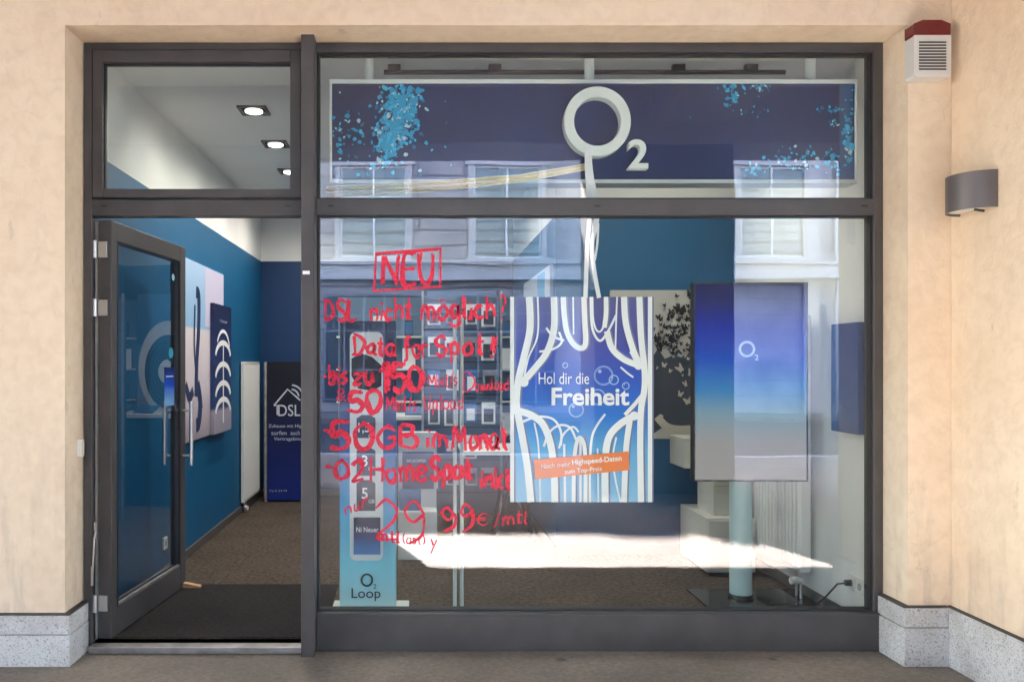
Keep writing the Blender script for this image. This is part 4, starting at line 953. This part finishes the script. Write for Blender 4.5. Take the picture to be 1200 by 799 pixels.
for k, zc in enumerate((1.5, 1.32, 1.16, 1.02)):
    pts = [(2.7+.265*math.cos(R(a)), zc+.13*math.sin(R(a))+(0)) for a in range(10, 171, 16)]
    m.strip(pts, .045, fL2, 3)
m.strip([(2.7, .95), (2.7, 1.62)], .03, fL2); m.strip([(2.7+.24*math.cos(R(a)), 1.53+.2*math.sin(R(a))) for a in range(20, 161, 16)], .03, fL2, 3)
m.build('fan_print', PAPER, bc2)
text('caption', 'Wohnraum', (2.58, 1.80, 2.83, 1.83), lambda u, v, l=0: fL2(u, v, l), mat('caption_grey', (.3, .33, .42), .5), bc2, lift=.0004)

# banner in the corner
DB2 = 8.47; fb = front(DB2)
ba = thing('floor_banner', W(353, 588, DB2), 'dark blue floor banner with white house outline and DSL in the corner', 'banner')
b0, by2, bzt = W(309, 424, DB2); b1 = W(375, 0, DB2)[0]
BG = gradient('banner_print', [(0, srgb(12, 38, 120)), (.3, srgb(8, 24, 90)), (.7, srgb(8, 12, 34)), (1, srgb(12, 12, 22))], .03, 1.47, .4)
MB().box(b0+.035, b1-.035, by2+.004, by2+.02, .02, bzt).build('panel', BG, ba)
for x in (b0, b1-.035): MB().tube([(x+.0175, by2+.01, .0), (x+.0175, by2+.01, bzt)], .018, 14).build('side_rail', ALU, ba)
ic = MB(); ic.lift = .0005
for pts in ([(321,475),(337,456),(352,469)], [(321,475),(325,475),(325,486)]): ic.strip(pts, 1.9, front(DB2+.004), 1)
for r in (9, 14): ic.strip([(341+r*math.cos(R(a)), 465-r*math.sin(R(a))) for a in range(5, 86, 10)], 1.9, front(DB2+.004), 2)
BTX = mat('banner_white', (.52, .54, .6), .5); ic.build('house_icon', BTX, ba)
fb2 = front(DB2+.0035)
text('banner_word', 'DSL', (326, 487.5, 352, 474), fb2, BTX, ba, bold=.005)
for k, s in enumerate(('Zuhause mit Highspeed', 'surfen - auch ohne', 'Vertragsbindung')):
    wdt = (55, 48, 42)[k]; [text('banner_text', q, (342+wdt*(u0-.5), 502+k*7.5, 342+wdt*(u1-.5), 497+k*7.5), fb2, mat('banner_text_grey', (.5, .52, .6), .5), ba) for q, u0, u1 in ([(s, 0, 1)] if k != 1 else [('surfen', 0, .37), ('auch ohne', .47, 1)])]
text('banner_text', 'Tarif 24 M', (315, 576, 336, 573.5), fb2, mat('banner_text_grey', (.5, .52, .6), .5), ba)

# ------------------------------------------------------------------ back of the shop
vr = thing('record_picture', (.48, YB-.02, 1.4), 'picture of a vinyl record with headphones on the dark back wall', 'picture')
MB().box(.10, .86, YB-.035, YB-.0005, .78, 2.25).build('canvas', gradient('record_backdrop', [(0, srgb(150, 160, 175)), (.6, srgb(90, 130, 165)), (.62, srgb(40, 90, 140)), (1, srgb(90, 140, 185))], .78-1.4, 2.25-1.4, .5), vr)
fV = xz(YB-.0355); RX = .48; m = MB(); m.disc(RX, 1.40, .365, fV, 48, ry=.54, step=.001); m.build('white_disc', PAPER, vr)
m = MB(); m.lift = .001; m.disc(RX, 1.36, .29, fV, 48, ry=.42); m.build('record', mat('record_black', (.02, .05, .09), .25), vr)
m = MB(); m.lift = .002
for r in (.2, .26, .32, .38): m.strip([(RX+r*.69*math.cos(R(a)), 1.36+r*math.sin(R(a))) for a in range(0, 361, 12)], .008, fV, 1)
m.build('grooves', mat('groove_grey', (.06, .09, .13), .3), vr)
m = MB(); m.lift = .003; m.disc(RX, 1.36, .12, fV, 32, ry=.14); m.build('record_label', PAPER, vr)
m = MB(); m.lift = .004; m.strip([(RX-.29,1.45),(RX-.27,1.72),(RX-.18,1.83),(RX-.08,1.75),(RX-.05,1.6)], .08, fV, 8); m.disc(RX-.27, 1.5, .1, fV, 20, ry=.14); m.disc(RX-.06, 1.6, .1, fV, 20, ry=.13)
m.build('headphones_print', INKD, vr)

LEV = (.70, 1.05, 1.40, 1.75); rown = ('lowest', 'second', 'third', 'top')
for sx0, sx1, xs, cols, side in ((-.88, .05, (-.74, -.42, -.10), ('left', 'middle', 'right'), 'left'), (.88, 1.04, (.96,), ('middle',), 'narrow right')):
    sh2 = thing('phone_shelf', ((sx0+sx1)/2, YB-.12, 0), 'white %s wall shelf of phones and cards beside the record picture' % side, 'shelf', 'phone shelves on the back wall')
    MB().box(sx0, sx1, YB-.03, YB-.0005, .62, 2.18).build('back_board', mat('shelf_board', (.12, .2, .3), .5), sh2)
    for z in LEV: MB().box(sx0, sx1, YB-.22, YB-.0301, z-.02, z).build('shelf', WHITE, sh2, bevel=.002)
    for r_, z in enumerate(LEV):
        for c_, x in enumerate(xs):
            if (r_+c_) % 2 == 0:
                cdm = MB(); cdm.prism([(x-.07, z+.0005), (x+.07, z+.0005), (x+.07, z+.22), (x-.07, z+.22)], YB-.12, YB-.112)
                tag(cdm.build('info_card', PAPER, loc=(x, YB-.12, z)), 'white info card in the %s of the %s board of the %s shelf' % (cols[c_], rown[r_], side), 'card', 'info cards on the back shelves')
            else:
                ph = thing('phone', (x, YB-.13, z), 'dark phone in the %s of the %s board of the %s shelf' % (cols[c_], rown[r_], side), 'phone', 'phones on the back shelves')
                MB().box(x-.045, x+.045, YB-.135, YB-.125, z+.0005, z+.17).build('body', BLACK, ph, bevel=.004)
                MB().box(x-.04, x+.04, YB-.1362, YB-.1352, z+.02, z+.155).build('screen', mat('phone_screen', (.05, .16, .34), .1), ph)

ct = thing('sales_counter', (.2, 3.9, 0), 'white sales counter with a dark front deep inside the shop', 'counter')
MB().box(-.55, .85, 3.7, 4.25, .90, .94).build('counter_top', WHITE, ct, bevel=.004)
MB().box(-.50, .80, 3.75, 4.20, .0, .8995).build('front_panel', mat('counter_blue', (.02, .08, .2), .45), ct, bevel=.003)
for k, x in enumerate((-.35, -.02, .32, .62)):
    tb = thing('tablet', (x, 3.9, .94), 'dark tablet lying tilted on the counter, %s from left' % ('first', 'second', 'third', 'fourth')[k], 'tablet', 'tablets on the sales counter')
    a = MB(); a.add([(x-.11, 3.82, .945), (x+.11, 3.82, .945), (x+.11, 4.0, 1.02), (x-.11, 4.0, 1.02), (x-.11, 3.825, .9405), (x+.11, 3.825, .9405), (x+.11, 4.005, 1.01), (x-.11, 4.005, 1.01)], [(0, 1, 2, 3), (4, 7, 6, 5), (0, 4, 5, 1), (1, 5, 6, 2), (2, 6, 7, 3), (3, 7, 4, 0)]); a.build('body', BLACK, tb)
    a = MB(); a.add([(x-.1, 3.83, .951), (x+.1, 3.83, .951), (x+.1, 3.99, 1.0175), (x-.1, 3.99, 1.0175)], [(0, 1, 2, 3)]); a.build('screen', mat('phone_screen', (.05, .16, .34), .1), tb)
rk = thing('accessory_rack', (.38, 3.0, 0), 'dark slatted accessory rack standing behind the slim poles', 'rack')
MB().box(.03, .75, 3.0, 3.03, .12, 2.06).build('back_panel', mat('rack_slate', (.05, .085, .14), .5), rk)
for x in (.03, .73): MB().box(x, x+.02, 2.98, 2.9999, 0, 2.1).build('post', ALU, rk)
gr_ = MB()
for k in range(12): gr_.box(.052, .728, 2.997, 2.9999, .3+.145*k, .312+.145*k)
gr_.build('slat_grooves', BLACK, rk)
PK = [mat('pack_white', (.74, .75, .77), .4), mat('pack_blue', (.03, .14, .38), .4), mat('pack_grey', (.2, .22, .26), .4)]
for r_ in range(6):
    for c_ in range(4):
        x = .13+.165*c_+random.uniform(-.012, .012); z = 1.98-.29*r_; hh = random.uniform(.15, .21); ww = random.uniform(.05, .062)
        k = random.choice((0, 0, 1, 2))
        pk = thing('blister_pack', (x, 2.95, z), '%s blister pack hanging on the dark accessory rack' % ('white', 'blue', 'grey')[k], 'pack', '%s packs on the accessory rack' % ('white', 'blue', 'grey')[k])
        MB().box(x-ww, x+ww, 2.952, 2.956, z-hh, z).build('card', PK[k], pk)
        MB().box(x-ww*.7, x+ww*.7, 2.935, 2.9518, z-hh*.9, z-hh*.3).build('blister', BLACK if k != 1 else PK[0], pk, bevel=.004)
        MB().tube([(x, 2.9965, z-.015), (x, 2.93, z-.012)], .003, 6).build('hook', STEEL, pk)
kx0, kx1 = -.15, .14
ki = thing('pedestal', (0, 1.9, 0), 'white pedestal with a navy info board standing on the carpet', 'pedestal')
MB().box(kx0, kx1, 1.77, 2.05, .0, .36).build('base', WHITE, ki, bevel=.004)
MB().box(kx0, kx1, 1.95, 2.05, .3601, .93).build('back_board', mat('board_grey', (.5, .53, .56), .5), ki, bevel=.003)
MB().box(kx0+.03, kx1-.02, 1.944, 1.9495, .50, .78).build('info_board', NAVYP, ki)
text('board_text', 'WILLKOMMEN', (kx0+.06, .70, kx1-.08, .725), xz(1.9435), PAPER, ki)
MB().box(-.14, .02, 1.80, 1.9, .3605, .50).build('leaflet_box', mat('leaflet_blue', (.02, .12, .3), .4), ki, bevel=.003)
# black trestle table
tt = thing('trestle_table', (.9, 2.6, 0), 'white table top on black A shaped trestle legs', 'table')
MB().box(.35, 1.0, 2.25, 2.95, .72, .75).build('table_top', WHITE, tt, bevel=.003)
for yy in (2.4, 2.8):
    for s in (-.16, .16):
        MB().tube([(.8, yy, .72), (.8+s, yy, .0)], .018, 10).build('leg', BLACK, tt)
    MB().tube([(.72, yy, .36), (.88, yy, .36)], .012, 8).build('crossbar', BLACK, tt)
